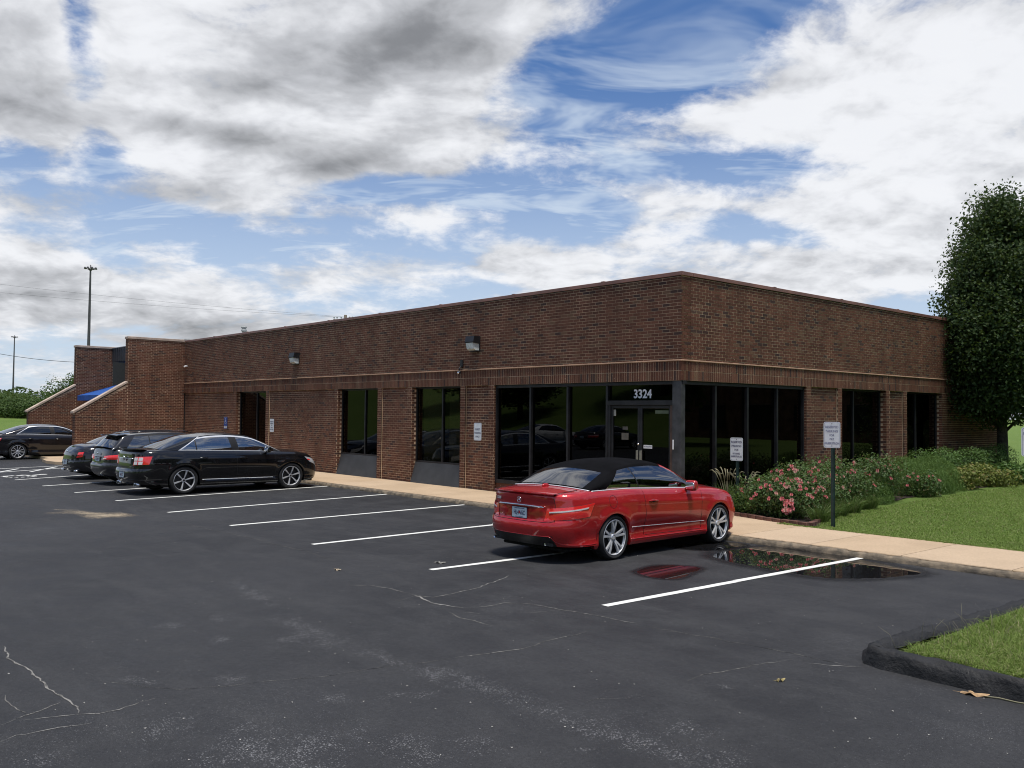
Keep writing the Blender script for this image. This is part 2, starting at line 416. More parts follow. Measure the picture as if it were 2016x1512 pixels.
def backing(w, u0, u1, z0, z1, inset=0, thick=.30):
    P = [wallpt(w, u, d, z) for z in (z0, z1) for (u, d) in ((u0, inset+MD), (u1, inset+MD), (u1, thick), (u0, thick))]
    back.add(P, [(0, 3, 2, 1), (4, 5, 6, 7), (0, 1, 5, 4), (1, 2, 6, 5), (2, 3, 7, 6), (3, 0, 4, 7)])
def pier(w, u0, u1, strip=(True, True), panel=True):
    zt = B1; sw = .21
    a, b = u0, u1
    if strip[0]: courses(w, u0, u0+sw, S, zt, 0, zref=S); backing(w, u0, u0+sw, S-.3, zt); a = u0+sw
    if strip[1]: courses(w, u1-sw, u1, S, zt, 0, zref=S); backing(w, u1-sw, u1, S-.3, zt); b = u1-sw
    ins = .05 if panel else 0
    courses(w, a, b, S, zt, ins, zref=S, phase=.04); backing(w, a, b, S-.3, zt, ins)
def jamb(w, u, z0, z1, face):
    """brick return of an opening; face=+1 shows towards +u"""
    n = int((z1-z0)/CRS)
    for k in range(n):
        BR.append((('j', w, face), u, .2 if k % 2 else .1, z0+k*CRS+JT/2, z0+(k+1)*CRS-JT/2, 0))
OPEN_F = [(-21.40, -18.87), (-13.79, -11.43), (-9.65, -7.38), (-5.99, 0)]
OPEN_S = [(0, 4.82), (6.50, 8.86), (10.07, 12.34)]
END_S = 17.0
pier('front', -26.62, -21.40, (False, True)); pier('front', -18.87, -13.79); pier('front', -11.43, -9.65); pier('front', -7.38, -5.99)
pier('side', 4.82, 6.50); pier('side', 8.86, 10.07); pier('side', 12.34, END_S, (False, False), False)
for w, u0, u1 in (('front', -26.62, 0), ('side', .02, END_S)):
    soldiers(w, u0, u1, B1); courses(w, u0, u1, 3.28, TOP, 0, zref=3.28-.45*CRS)
backing('front', -26.62, -.009, B1+.002, TOP+.05); backing('side', .312, END_S, B1+.002, TOP+.05)
# wing walls of the far entrance: full height, then a slope
def wing_top(u): return 5.05 if u > -2.36 else 3.17+(u+2.36)*(3.22-2.0)/(4.34-2.36)
for w in ('wing', 'wing2'):
    uend = 0 if w == 'wing' else -.7
    courses(w, -4.34, -2.36, S-.1, 3.3, 0, wing_top, zref=S); courses(w, -2.36, uend, S-.1, 5.05, 0, zref=S)
    x0 = WALLS[w][0].x
    back.prism([(-4.33, S-.3), (uend-.001, S-.3), (uend-.001, 5.04), (-2.35, 5.04), (-2.35, 3.17), (-4.33, 1.94)], 'x', x0-.34, x0-MD)
    for k in range(26): BR.append((('e', x0, -4.34), k % 2, 0, S+k*CRS+JT/2, S+(k+1)*CRS-JT/2, 0))
    for k in range(27): BR.append((('e', x0, -2.36), k % 2, 0, 3.24+k*CRS+JT/2, 3.24+(k+1)*CRS-JT/2, 0))
def brick_corners(b):
    w, u0, u1, z0, z1, ins = b; jt = (hash((round(u0, 3), round(z0, 3))) % 1000/1000-.5)*.002; dep = .03
    if isinstance(w, str):
        return [wallpt(w, u, d, z) for z in (z0, z1) for (u, d) in ((u0, ins+jt), (u1, ins+jt), (u1, ins+dep), (u0, ins+dep))]
    if w[0] == 'j':                                                   # jamb: u0 = position, u1 = length back into the wall
        f = w[2]; a, c = (.012, u1) if u1 < .15 else (.012, .2)
        return [wallpt(w[1], u, d, z) for z in (z0, z1) for (d, u) in ((a, u0+f*(jt+.004)), (c, u0+f*(jt+.004)), (c, u0-f*.03), (a, u0-f*.03))]
    x0, y = w[1], w[2]; cut = (.34-.1016 if u0 else .2032)
    xs = (x0-.34, x0-.004)
    return [Vector((x, yy, z)) for z in (z0, z1) for (x, yy) in ((xs[0], y+jt), (xs[1], y+jt), (xs[1], y+.03), (xs[0], y+.03))]
for w, ops in (('front', OPEN_F[:3]), ('side', OPEN_S[1:])):
    for (a, b) in ops:
        jamb(w, a, S, B1, 1); jamb(w, b, S, B1, -1)
jamb('front', OPEN_F[3][0], S, B1, 1); jamb('side', OPEN_S[0][1], S, B1, -1)
def depth_of(P): return (P-CAM).dot(CF)
def proj_size(c):
    o = sum(c, Vector())/8; z = depth_of(o)
    a = [(( (p-CAM).dot(CR)/depth_of(p)), ((p-CAM).dot(CU)/depth_of(p))) for p in (c[0], c[1], c[5], c[4])]
    return abs(sum(a[i][0]*a[(i+1) % 4][1]-a[(i+1) % 4][0]*a[i][1] for i in range(4)))/2
allc = [brick_corners(b) for b in BR]
isflat = [isinstance(b[0], str) and b[0] in ('front', 'side') and b[3] > 1.0 for b in BR]
order = sorted([i for i in range(len(BR)) if isflat[i]], key=lambda i: -proj_size(allc[i]))
big = set(order[:300])
wall_front = back.build('brick_wall', M['mortar'], bld)
BF = [(0, 1, 5, 4), (1, 2, 6, 5), (3, 0, 4, 7), (4, 5, 6, 7), (0, 3, 2, 1)]
shared = {}
for i in sorted(big):
    c = allc[i]; o = sum(c, Vector())/8
    key = (BR[i][0], tuple(round(x, 3) for p in c for x in (p-o)))
    if key not in shared:
        shared[key] = MB().add([p-o for p in c], BF).mesh('brick'); shared[key].materials.append(M['brick1'])
    part('brick', shared[key], None, wall_front, o)
V = np.array([[p[:] for p in allc[i]] for i in range(len(BR)) if i not in big], np.float32); nb = len(V)
F = (np.array(BF)[None]+np.arange(nb)[:, None, None]*8).reshape(-1, 4)
tag(part('bricks', np_mesh('bricks', V.reshape(-1, 3), F), M['brick'], wall_front), kind='stuff')

# --- stone string course, copings
m = MB(); m.bbox(-26.62, .018, -.020, .1, B2-.002, 3.283, .006); m.bbox(-.1, .0185, .1005, END_S, B2-.0015, 3.2825, .006)
m.build('stone_band', M['stone'], bld)
m = MB()
for a, b in [(-26.6+i*3.05, min(-26.6+(i+1)*3.05, .03)) for i in range(9)]:
    if b-a > .1: m.bbox(a+.004, b-.004, -.03, .36, TOP+.022, 5.11, .006)
m.build('coping', M['coping'], bld)
m = MB()
for a, b in [(.365+i*3.05, min(.365+(i+1)*3.05, END_S+.03)) for i in range(6)]:
    if b-a > .1: m.bbox(-.36, .03, a, b-.008, TOP+.022, 5.11, .006)
m.build('coping', M['coping'], bld)
m = MB()                                       # joint covers standing a little proud
for i in range(9):
    u = -26.6+i*3.05+3.05
    if u < -.2: m.bbox(u-.05, u+.05, -.036, .37, TOP+.02, 5.122, .004)
for i in range(1, 6): u = .365+i*3.05; m.bbox(-.37, .036, u-.05, u+.05, TOP+.02, 5.122, .004)
m.build('coping_cleat', M['coping'], bld)
m = MB(); m.box(-26.6, -.01, .0, .30, TOP+.006, TOP+.024); m.box(-.30, -.0, .302, END_S, TOP+.006, TOP+.024); m.build('coping_shadow', M['black'], bld)  # black strip painting in the shadow gap under the coping
for w in ('wing', 'wing2'):
    x0 = WALLS[w][0].x; m = MB()
    m.prism([(-4.42, 1.955), (-2.362, 3.22), (-2.362, 3.30), (-4.42, 2.035)], 'x', x0-.37, x0+.03)
    m.build('slope_coping', M['limestone'], bld)
    m = MB(); m.bbox(x0-.37, x0+.03, -2.39, -.04 if w == 'wing' else -.6, 5.05, 5.15, .008); m.build('wing_coping', M['limestone'], bld)
# metal fascia between the wings, roof, soffits, rooftop bits
fas = MB(); fas.box(-33.88, -26.98, -.74, -.5, 4.42, 5.06); fas.build('metal_fascia', M['fascia'], bld)
rib = MB().box(-.02, .02, -.025, 0, 0, .62).mesh('rib'); rib.materials.append(M['fascia'])
for i in range(22): part('rib', rib, None, bld, (-33.75+i*.31, -.742, 4.43))
MB().bbox(-33.9, -26.97, -.78, -.45, 5.061, 5.10, .005).build('fascia_cap', M['roofmem'], bld)
m = MB(); m.box(-40, -.32, .31, END_S-.05, 4.62, 4.70); m.box(-33.8, -27, -.5, .31, 4.40, 4.42); m.build('roof', M['roofmem'], bld)
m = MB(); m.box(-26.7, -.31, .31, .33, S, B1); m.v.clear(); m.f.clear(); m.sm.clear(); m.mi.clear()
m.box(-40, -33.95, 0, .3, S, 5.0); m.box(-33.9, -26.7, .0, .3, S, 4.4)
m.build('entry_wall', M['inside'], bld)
m = MB(); m.box(-40, -39.7, .3, END_S, 0, 5); m.box(-40, -.3, END_S-.3, END_S-.009, 0, 5); m.build('rear_wall', M['mortar'], bld)
m = MB(); m.lathe([(.0, 0), (.085, 0), (.085, 1.05), (.085, 1.05), (.13, 1.06), (.13, 1.13), (.1, 1.16), (.1, 1.21), (.13, 1.22), (.13, 1.28), (0, 1.3)], 'z', 18, (-27.4, 3, 4.7))
m.build('vent_pipe', M['greenvent'], bld)
MB().bbox(-31, -28.2, .6, 2.4, 4.7, 5.32, .03).build('roof_hatch', M['roofmem'], bld)

# --- windows
def mapw(w, mb):
    if w == 'side': mb.v = [(-y, x, z) for (x, y, z) in mb.v]
    return mb
def fr(w, boxes, b=.004):
    m = MB()
    for bx in boxes: m.bbox(*bx, b)
    return mapw(w, m)
def window(w, a, b, mull, sill=.78, blind=None, glass=None):
    d = .19; t = .045
    win = fr(w, [(a, b, d-.03, d+.05, B1-t, B1-.002), (a, b, d-.03, d+.05, sill, sill+t), (a, a+t, d-.028, d+.048, sill+t, B1-t), (b-t, b, d-.028, d+.048, sill+t, B1-t)]).build('window', M['bronze'], bld)
    fr(w, [(mull-.025, mull+.025, d-.034, d+.046, sill+t, B1-t)]).build('mullion', M['bronze'], win)
    for (p, q) in ((a+t, mull-.025), (mull+.025, b-t)):
        g = MB(); g.box(p, q, d+.008, d+.014, sill+t, B1-t); mapw(w, g).build('pane', glass or M['glass'], win)
    wd = MB(); wd.prism([(-.012, S+.002), (.16, sill), (.25, sill), (.25, S+.002)], 'x', a+.003, b-.003); mapw(w, wd).build('sill_panel', M['panel'], win)
    if blind:
        for (p, q) in blind: bl = MB(); bl.box(p, q, d+.12, d+.13, sill, B1); mapw(w, bl).build('blind', M['blind'], win)
    lin = MB(); lin.box(a, b, .012, .30, B1-.004, B1+.001); mapw(w, lin).build('lintel_soffit', M['bronze'], win)
window('front', -21.40, -18.87, -19.92); window('front', -13.79, -11.43, -12.38)
window('front', -9.65, -7.38, -8.38, .72, [(-9.45, -8.62), (-8.25, -7.42)], M['glass2'])
window('side', 6.50, 8.86, 7.38); window('side', 10.07, 12.34, 10.96)
def storefront(w, a, b, mulls, z0=.36, panes=None):
    d = .12; t = .05
    sf = fr(w, [(a, b, d-.06, d+.06, B1-.075, B1-.002), (a, mulls[-1] if w == 'front' else b, d-.06, d+.06, z0, z0+.09), (a, a+t, d-.058, d+.058, z0+.09, B1-.075)] +
            ([(b-t, b, d-.058, d+.058, z0+.09, B1-.075)] if w == 'side' else [])).build('shopfront', M['bronze'], bld)
    for u in mulls: fr(w, [(u-.03, u+.03, d-.064, d+.064, S if (w == 'front' and u == mulls[-1]) else z0+.09, B1-.075)]).build('mullion', M['bronze'], sf)
    es = [a+t-.03]+list(mulls)+([b-t+.03] if w == 'side' else [])
    for p, q in zip(es[:-1], es[1:]): g = MB(); g.box(p+.03, q-.03, d+.01, d+.018, z0+.09, B1-.075); mapw(w, g).build('pane', M['glass'], sf)
    e = MB(); e.box(a, mulls[-1] if w == 'front' else b, d-.03, d+.2, S-.1, z0); mapw(w, e).build('kerb_course', M['brick'], sf)
    lin = MB(); lin.box(a, b, .012, .30, B1-.004, B1+.001); mapw(w, lin).build('lintel_soffit', M['bronze'], sf)
    return sf
storefront('front', -5.99, -.0, [-4.67, -3.38, -2.13]); storefront('side', .16, 4.82, [1.27, 2.46, 3.65])
MB().bbox(-.25, -.02, .02, .16, S, B1-.001, .006).build('corner_post', M['bronze_lit'], bld)
# doors
d = .12
dr = fr('front', [(-2.10, -.25, d-.07, d+.06, 2.34, 2.44), (-2.10, -2.03, d-.05, d+.05, S, 2.34)]).build('door_frame', M['bronze'], bld)
fr('front', [(-.34, -.25, d-.06, d+.05, S, 2.34)]).build('door_jamb', M['brownframe'], dr)
g = MB(); g.box(-2.10, -.25, d+.01, d+.018, 2.44, B1-.075); g.build('transom_pane', M['glass'], dr)
for a, b in ((-2.03, -1.195), (-1.185, -.34)):
    leaf = fr('front', [(a, a+.06, d-.025, d+.025, S+.01, 2.335), (b-.06, b, d-.025, d+.025, S+.01, 2.335), (a+.06, b-.06, d-.024, d+.024, 2.27, 2.335), (a+.06, b-.06, d-.024, d+.024, S+.01, .40)]).build('door', M['bronze'], bld)
    g = MB(); g.box(a+.06, b-.06, d, d+.008, .40, 2.27); g.build('pane', M['glass'], leaf)
    hx = b-.045 if a < -1.5 else a+.045
    h = MB(); h.bbox(hx-.03, hx+.03, d-.062, d-.05, 1.12, 1.36, .004); h.tube([(hx, d-.05, 1.18), (hx, d-.025, 1.18)], .01); h.tube([(hx, d-.05, 1.31), (hx, d-.025, 1.31)], .01)
    h.build('pull_plate', pmat('brass pull', (.42, .40, .33), .35, metal=.7), leaf)
MB().lathe([(0, -.016), (.022, -.016), (.024, 0)], 'y', 14, (-1.225, d-.027, 1.50)).build('lock', M['chrome'], dr)
def deco(name, x0, x1, z0, z1, mat, y): return MB().box(x0, x1, y-.002, y, z0, z1).build(name, mat, dr)
deco('sticker', -1.99, -1.90, 2.10, 2.24, pmat('cream sticker', (.35, .35, .30), .7), d-.003)
deco('sticker', -.78, -.42, 2.16, 2.23, pmat('olive sticker', (.10, .13, .08), .7), d-.003)
deco('notice', -1.73, -1.53, 1.58, 1.73, pmat('tan notice', (.12, .11, .09), .8), d-.003)
deco('notice', -1.70, -1.55, 1.80, 1.87, pmat('tan notice b', (.09, .085, .075), .8), d-.003)
lab = deco('door_label', -1.10, -.86, 1.41, 1.485, M['white'], d-.003)
tm = text_mesh('NO SOLICITING', .036, xscale=.85, extrude=.0005); o = part('lettering', tm, M['signink'], dr, (-.98, d-.006, 1.448)); o.rotation_euler = (math.pi/2, 0, 0)
MB().bbox(-.235, -.20, .008, .0195, 1.42, 1.62, .004).build('push_button', M['white'], bld)
tm = text_mesh('3324', .262, xscale=.98, extrude=.004, bold=.006); o = part('house_number', tm, M['white'], bld, (-1.14, d+.004, 2.575)); o.rotation_euler = (math.pi/2, 0, 0)
# rooms behind the glass
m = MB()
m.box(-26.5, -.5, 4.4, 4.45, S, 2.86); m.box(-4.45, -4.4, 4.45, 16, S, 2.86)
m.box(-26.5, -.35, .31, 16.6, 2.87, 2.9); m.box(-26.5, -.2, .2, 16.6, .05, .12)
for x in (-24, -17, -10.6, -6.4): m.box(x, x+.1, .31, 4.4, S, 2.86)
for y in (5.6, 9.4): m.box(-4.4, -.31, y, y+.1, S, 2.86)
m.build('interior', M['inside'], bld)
for x0, x1, y, h in ((-5.2, -3.6, 2.6, .78), (-16.9, -14.8, 2.3, .8)):
    m = MB(); m.bbox(x0, x1, y, y+.7, h-.04, h, .01); m.box(x0+.03, x0+.08, y+.03, y+.65, .12, h-.04); m.box(x1-.08, x1-.03, y+.03, y+.65, .12, h-.04)
    m.build('desk', pmat('desk laminate', (.25, .2, .14), .5), bld)

# ---------------------------------------------------------------- awning, lamps, camera, wall signs
aw = thing('awning', 'bright blue canvas awning between the sloping brick wing walls', 'awning', (-30.3, -.3, 2.6))
m = MB()
def awp(u, v): return (-3.3+6.6*u, -.05-2.0*v, .78-.62*v-.03*math.sin(math.pi*v))
m.grid(awp, [i/12 for i in range(13)], [j/6 for j in range(7)])
m.build('canopy', M['awning'], aw)
m = MB(); m.grid(lambda u, v: (-3.3+6.6*u, -2.05-.006*math.sin(40*u), .16-.24*v), [i/48 for i in range(49)], [0, 1])
for s in (-3.3, 3.3): m.add([(s, -.05, .78), (s, -2.05, .16), (s, -2.05, -.08), (s, -.05, -.08)], [(0, 1, 2, 3)])
m.build('valance', M['awning'], aw)
m = MB()
for x in (-3.28, -1.1, 1.1, 3.28): m.tube([(x, -.05, .74), (x, -2.02, .13), (x, -2.02, -.05), (x, -.05, -.05)], .014, 6, True)
m.build('frame', M['steel'], aw)
def wall_lamp(x, z, label, w=.36, h=.40):
    t = thing('wall_lamp', label, 'lamp', (x, 0, z), 0, 'wall lamps on the front brickwork')
    m = MB(); m.prism([(0, .0), (0, h), (-.20, h), (-.24, h*.62), (-.235, h*.56), (-.02, h*.50), (-.02, 0)], 'x', -w/2, w/2); m.build('housing', M['bronze'], t)
    m = MB(); m.prism([(-.022, .03), (-.022, h*.50), (-.228, h*.555), (-.185, .07), (-.12, .03)], 'x', -w*.42, w*.42); m.build('lens', M['lens'], t)
    m = MB(); m.bbox(-w*.46, w*.46, -.10, -.012, .005, .03, .004); m.build('lens_frame', M['bronze'], t)
wall_lamp(-6.74, 3.74, 'bronze wall lamp nearest the street number, above the guest parking sign')
wall_lamp(-16.55, 3.74, 'bronze wall lamp farther along the wall, above the white five-line sign')
t = thing('security_camera', 'small dark dome security camera under the stone band near the wall lamp', 'camera', (-7.30, -.02, 3.30))
MB().bbox(-.05, .05, -.03, .012, .05, .25, .006).build('bracket', M['bronze'], t)
m = MB(); m.tube([(0, -.02, .08), (0, -.09, .02), (0, -.09, -.06)], .018); m.sup((0, -.09, -.09), (.05, .05, .05), 1, 1); m.build('arm', M['bronze'], t)
m = MB(); m.sup((-.0, -.105, -.10), (.038, .05, .038), 1, 1, 10, 14); m.build('dome', M['chrome'], t)
t = thing('security_camera', 'tiny white security camera in the inner corner beside the tall wing wall', 'camera', (-26.35, -.03, 4.0))
m = MB(); m.bbox(-.03, .03, -.02, .03, -.03, .03, .004); m.tube([(0, -.02, 0), (.06, -.12, -.03)], .035, 10); m.build('body', M['white'], t)

def sign_plate(name, w, h, face, rim, parent, t=.004, r=.035):
    def rr(w, h, r, n=5):
        pts = []
        for cx, cy, a0 in ((w/2-r, h/2-r, 0), (-w/2+r, h/2-r, 90), (-w/2+r, -h/2+r, 180), (w/2-r, -h/2+r, 270)):
            for i in range(n+1): a = math.radians(a0+90*i/n); pts.append((cx+r*math.cos(a), cy+r*math.sin(a)))
        return pts
    m = MB(); m.prism(rr(w, h, r), 'y', -t, 0); o = m.build(name, face, parent)
    if rim is not None:
        a, b = rr(w-.028, h-.028, r*.7), rr(w-.036, h-.036, r*.66); n = len(a)
        mm = MB(); mm.add([(x, -t-.001, z) for x, z in a]+[(x, -t-.001, z) for x, z in b], [(i, (i+1) % n, n+(i+1) % n, n+i) for i in range(n)])
        mm.build('border_line', rim, o)
    return o
def lines(parent, rows, mat, y=-.0055):
    for txt, size, z, xs in rows:
        o = part('lettering', text_mesh(txt, size, extrude=.0004, xscale=xs, bold=.0012), mat, parent, (0, y, z)); o.rotation_euler = (math.pi/2, 0, 0)
def wall_sign(name, label, x, z, w, h, rows, face, ink, y=-.012, rim=None):
    t = thing(name, label, 'sign', (x, y, z)); p = sign_plate('plate', w, h, face, rim, t); lines(p, rows, ink); return t, p
wall_sign('wall_sign', 'white guest parking only sign on the brick pier beside the storefront', -6.67, 1.645, .31, .46,
          [('GUEST', .068, .06, .95), ('PARKING', .068, -.035, .9), ('ONLY', .068, -.13, .95)], M['signwhite'], M['signink'], rim=M['signpale'], y=.036)
wall_sign('wall_sign', 'white five-line parking sign on the brick beside the dark narrow window', -18.42, 1.61, .31, .47,
          [('RESERVED', .062, .13, .95), ('PARKING', .062, .06, .95), ('FOR', .05, -.01, .95), ('OFFICE', .062, -.08, .95), ('VISITORS', .062, -.15, .95)], M['signwhite'], M['signink'], y=.036)
t, p = wall_sign('accessible_parking_sign', 'blue accessible parking sign on the brick near the wing wall', -22.4, 1.64, .31, .47, [('PARKING', .055, -.16, .95)], M['signblue'], M['signink'], y=.036, rim=M['white'])
m = MB(); m.box(-.13, .13, -.0052, -.0048, -.20, -.12); m.build('lettering_band', M['signwhite'], p)
def wheelchair(mb, s, f):
    """accessibility figure drawn with flat ribbons; f maps 2D to 3D"""
    def ribbon(pts, w):
        for (x0, y0), (x1, y1) in zip(pts[:-1], pts[1:]):
            dx, dy = x1-x0, y1-y0; L = math.hypot(dx, dy); nx, ny = -dy/L*w/2, dx/L*w/2; ex, ey = dx/L*w*.3, dy/L*w*.3
            mb.add([f(x0-ex+nx, y0-ey+ny), f(x0-ex-nx, y0-ey-ny), f(x1+ex-nx, y1+ey-ny), f(x1+ex+nx, y1+ey+ny)], [(0, 1, 2, 3)])
    arc = [(s*(-.05+.27*math.cos(a)), s*(-.22+.27*math.sin(a))) for a in [math.radians(115+i*24) for i in range(10)]]
    ribbon(arc, s*.085)
    ribbon([(-.08*s, .30*s), (-.03*s, -.05*s), (.20*s, -.05*s), (.30*s, -.36*s), (.38*s, -.34*s)], s*.10); ribbon([(-.06*s, .12*s), (.18*s, .12*s)], s*.08)
    n = 12; mb.add([f(-.09*s+.085*s*math.cos(2*math.pi*k/n), .43*s+.085*s*math.sin(2*math.pi*k/n)) for k in range(n)], [tuple(range(n))])
m = MB(); wheelchair(m, .22, lambda x, y: (x, -.0055, y+.07)); m.build('wheelchair_figure', M['signwhite'], p)

# ================================================================ ground, lot, pavement
LZ = .035                                       # level of the asphalt
def gp(px, py, z=LZ):
    """spot on a level surface, from where it was measured in the photograph"""
    d = CR*((px-1008)/1764.4) - CU*((py-756)/1764.4) + CF
    return CAM + d*((z-CAM.z)/d.z)
def smooth(a, b, x):
    t = min(max((x-a)/(b-a), 0), 1); return t*t*(3-2*t)
def ground_z(x, y):
    return -.04 + 2.15*smooth(-47, -108, x)*(1-smooth(60, 160, y)*.4) + 7.0*smooth(-31, -58, y)*(1-.45*smooth(-30, -90, x))
def grass_mat(name, a, b, c):
    m, T, bs = newmat(name); pos = T.new('ShaderNodeNewGeometry').outputs['Position']
    n = T.noise(pos, .35, 5, .65); n2 = T.noise(pos, 14, 4, .7)
    T.put(bs.inputs['Base Color'], T.mix(T.ramp(n2, .3, .7), T.mix(T.ramp(n, .35, .65), a, b), c)); bs.inputs['Roughness'].default_value = .95; bs.inputs['Specular IOR Level'].default_value = .1
    T.put(bs.inputs['Normal'], T.bump(T.noise(pos, 45, 4, .75), .9, .05))
    return m
M['grass'] = grass_mat('mown grass', (.125, .195, .045), (.170, .235, .062), (.100, .160, .038))
xs = [-900, -500, -300, -200, -160]+[-140+6*i for i in range(17)]+[-40, -20, 0, 20, 40, 80, 160, 400]
ys = [-400, -200, -120, -90]+[-72+4*i for i in range(12)]+[-20, 0, 20, 40, 60, 80, 100, 130, 160, 220, 400, 800]
gm = MB(); gm.grid(lambda x, y: (x, y, ground_z(x, y)), xs, ys); tag(gm.build('ground', M['grass']), kind='structure')

# --- asphalt
def asphalt_mat():
    m, T, b = newmat('sealed asphalt'); pos = T.new('ShaderNodeNewGeometry').outputs['Position']
    n = T.noise(pos, .22, 6, .62, .3); n2 = T.noise(pos, 1.7, 6, .65); n3 = T.noise(T.vmath('MULTIPLY', pos, (.5, 2.2, 1)), .8, 5, .6)
    base = T.mix(T.ramp(n, .32, .68), (.0150, .0152, .0168), (.0260, .0262, .0282))
    base = T.mix(T.ramp(n2, .38, .74, 0, .75), base, (.036, .0365, .039))
    base = T.mix(T.ramp(n3, .48, .70, 0, .42), base, (.041, .041, .042))
    # aggregate grain
    gr = T.voronoi(pos, 170, out='Color'); g1 = T.new('ShaderNodeSeparateColor'); T.l.new(gr, g1.inputs[0])
    worn = T.ramp(T.noise(T.vmath('ADD', pos, (5, 2, 0)), .6, 5, .65), .50, .74)
    sp = T.ramp(g1.outputs[0], T.math('SUBTRACT', .992, T.math('MULTIPLY', worn, .07)), T.math('SUBTRACT', 1.0, T.math('MULTIPLY', worn, .04)))
    base = T.mix(T.math('MULTIPLY', sp, .65), base, (.12, .12, .125))
    gr2 = T.ramp(T.noise(pos, 42, 4, .75), .25, .75, .74, 1.28); base = T.mix(1, base, T.new_rgb(gr2), 'MULTIPLY')
    dk = T.ramp(g1.outputs[1], .0, .35, .72, 1.08); base = T.mix(1, base, T.new_rgb(dk), 'MULTIPLY')
    T.put(b.inputs['Base Color'], base)
    T.put(b.inputs['Roughness'], T.ramp(n2, .3, .7, .62, .82)); b.inputs['Specular IOR Level'].default_value = .35
    T.put(b.inputs['Normal'], T.bump(T.math('MULTIPLY_ADD', T.noise(pos, 110, 4, .65), .7, T.math('MULTIPLY', T.noise(pos, 6, 4, .6), 1.2)), .8, .008))
    return m
M['asphalt'] = asphalt_mat()
lm = MB(); lm.grid(lambda x, y: (x, y, LZ), [-46+4*i for i in range(28)], [-30.5+2.5*i for i in range(14)]); lot = tag(lm.build('parking_lot', M['asphalt']), kind='structure')

def paint_mat(name, worn=.9, c=(.72, .72, .68)):
    m, T, b = newmat(name); pos = T.new('ShaderNodeNewGeometry').outputs['Position']
    n = T.noise(pos, 3, 5, .7); g = T.noise(pos, 60, 4, .7)
    T.put(b.inputs['Base Color'], T.mix(T.ramp(T.math('MULTIPLY_ADD', n, .6, T.math('MULTIPLY', g, .4)), .62-worn*.1, .70, 0, .75), c, (.22, .21, .20))); b.inputs['Roughness'].default_value = .7
    T.put(b.inputs['Normal'], T.bump(g, .4, .003))
    return m
M['paint'] = paint_mat('white line paint')
def stripe(p0, p1, w, name='parking_line', z=.004, ragged=.004):
    p0, p1 = Vector(p0), Vector(p1); d = (p1-p0); L = d.length; d.normalize(); n = Vector((-d.y, d.x, 0)); k = max(2, int(L/.25)); vs = []
    for i in range(k+1):
        q = p0+d*(L*i/k)
        for s in (-1, 1): r = q+n*(s*w/2+random.uniform(-ragged, ragged)); vs.append((r.x, r.y, LZ+z))
    return MB().add(vs, [(2*i, 2*i+1, 2*i+3, 2*i+2) for i in range(k)]).build(name, M['paint'], lot)
for (a, b) in [((1190, 1193), (1706, 1097)), ((848, 1122), (1240, 1072)), ((615, 1072), (1160, 1013)), ((453, 1035), (925, 993)), ((330, 1009), (775, 972)),
               ((228, 986), (650, 957)), ((147, 970), (520, 946)), ((84, 957), (390, 937)), ((30, 945), (300, 926)), ((-60, 934), (145, 920))]:
    p, q = gp(*a), gp(*b)
    stripe(p, q, .105)
stripe(gp(-60, 926), gp(122, 917), .10); 
for a, b in (((-10, 931), (36, 923)), ((60, 929), (112, 919))): stripe(gp(*a), gp(*b), .10)
stripe(gp(-30, 903), gp(12, 899), .1)
m = MB(); c0 = gp(50, 936.5); dv = gp(96, 931)-gp(4, 940); ang = math.atan2(dv.y, dv.x)
wheelchair(m, 1.5, lambda x, y: (c0.x+x*math.cos(ang)*.0+(y*math.cos(ang)-x*math.sin(ang)), c0.y+(y*math.sin(ang)+x*math.cos(ang)), LZ+.004)); m.build('wheelchair_marking', M['paint'], lot)

# --- cracks, worn patches, sand
def crack_mat(name, light):
    m, T, b = newmat(name); pos = T.new('ShaderNodeNewGeometry').outputs['Position']
    g = T.noise(pos, 130, 3, .6); g2 = T.noise(pos, 5, 3, .6)
    f = T.ramp(T.math('MULTIPLY_ADD', g2, .45, T.math('MULTIPLY', g, .7)), .58-light*.10, .62-light*.09)
    T.put(b.inputs['Base Color'], T.mix(f, (.008, .008, .009), (.24, .23, .21))); b.inputs['Roughness'].default_value = .95
    return m
CK = [crack_mat('dark crack', 0.0), crack_mat('gritty crack', .55), crack_mat('pale gritty crack', 1.0)]
def crack(pts, w, kind, org, sc):
    P = [gp(org[0]+x/sc, org[1]+y/sc) for x, y in pts]; Q = []
    for a, b in zip(P[:-1], P[1:]):
        n = max(2, int((b-a).length/.05))
        for i in range(n): Q.append(a.lerp(b, i/n))
    Q.append(P[-1]); vs = []; off = 0
    for i, q in enumerate(Q):
        d = (Q[min(i+1, len(Q)-1)]-Q[max(i-1, 0)]); d.normalize(); n = Vector((-d.y, d.x, 0)); off = off*.75+random.gauss(0, .008)
        ww = .75*w*random.uniform(.2, 1.0)*min(1, i/6+.2, (len(Q)-1-i)/6+.2)
        for s in (-1, 1): r = q+n*(off+s*ww/2); vs.append((r.x, r.y, LZ+.0025))
    MB().add(vs, [(2*i, 2*i+1, 2*i+3, 2*i+2) for i in range(len(Q)-1)]).build('crack', CK[kind], lot)
c2, c1, c3 = (660, 1000), (0, 1000), (1316, 1000)
crack([(60, 440), (190, 440), (330, 465), (430, 490)], .02, 1, c2, 2.88)
crack([(430, 490), (480, 505), (560, 540), (640, 555), (730, 568)], .045, 2, c2, 2.88)
crack([(730, 568), (840, 560), (960, 538), (1070, 542), (1170, 558), (1290, 580), (1420, 600), (1540, 625), (1640, 645), (1720, 660)], .022, 1, c2, 2.88)
crack([(1720, 660), (1850, 685), (2016, 715)], .016, 0, c2, 2.88)
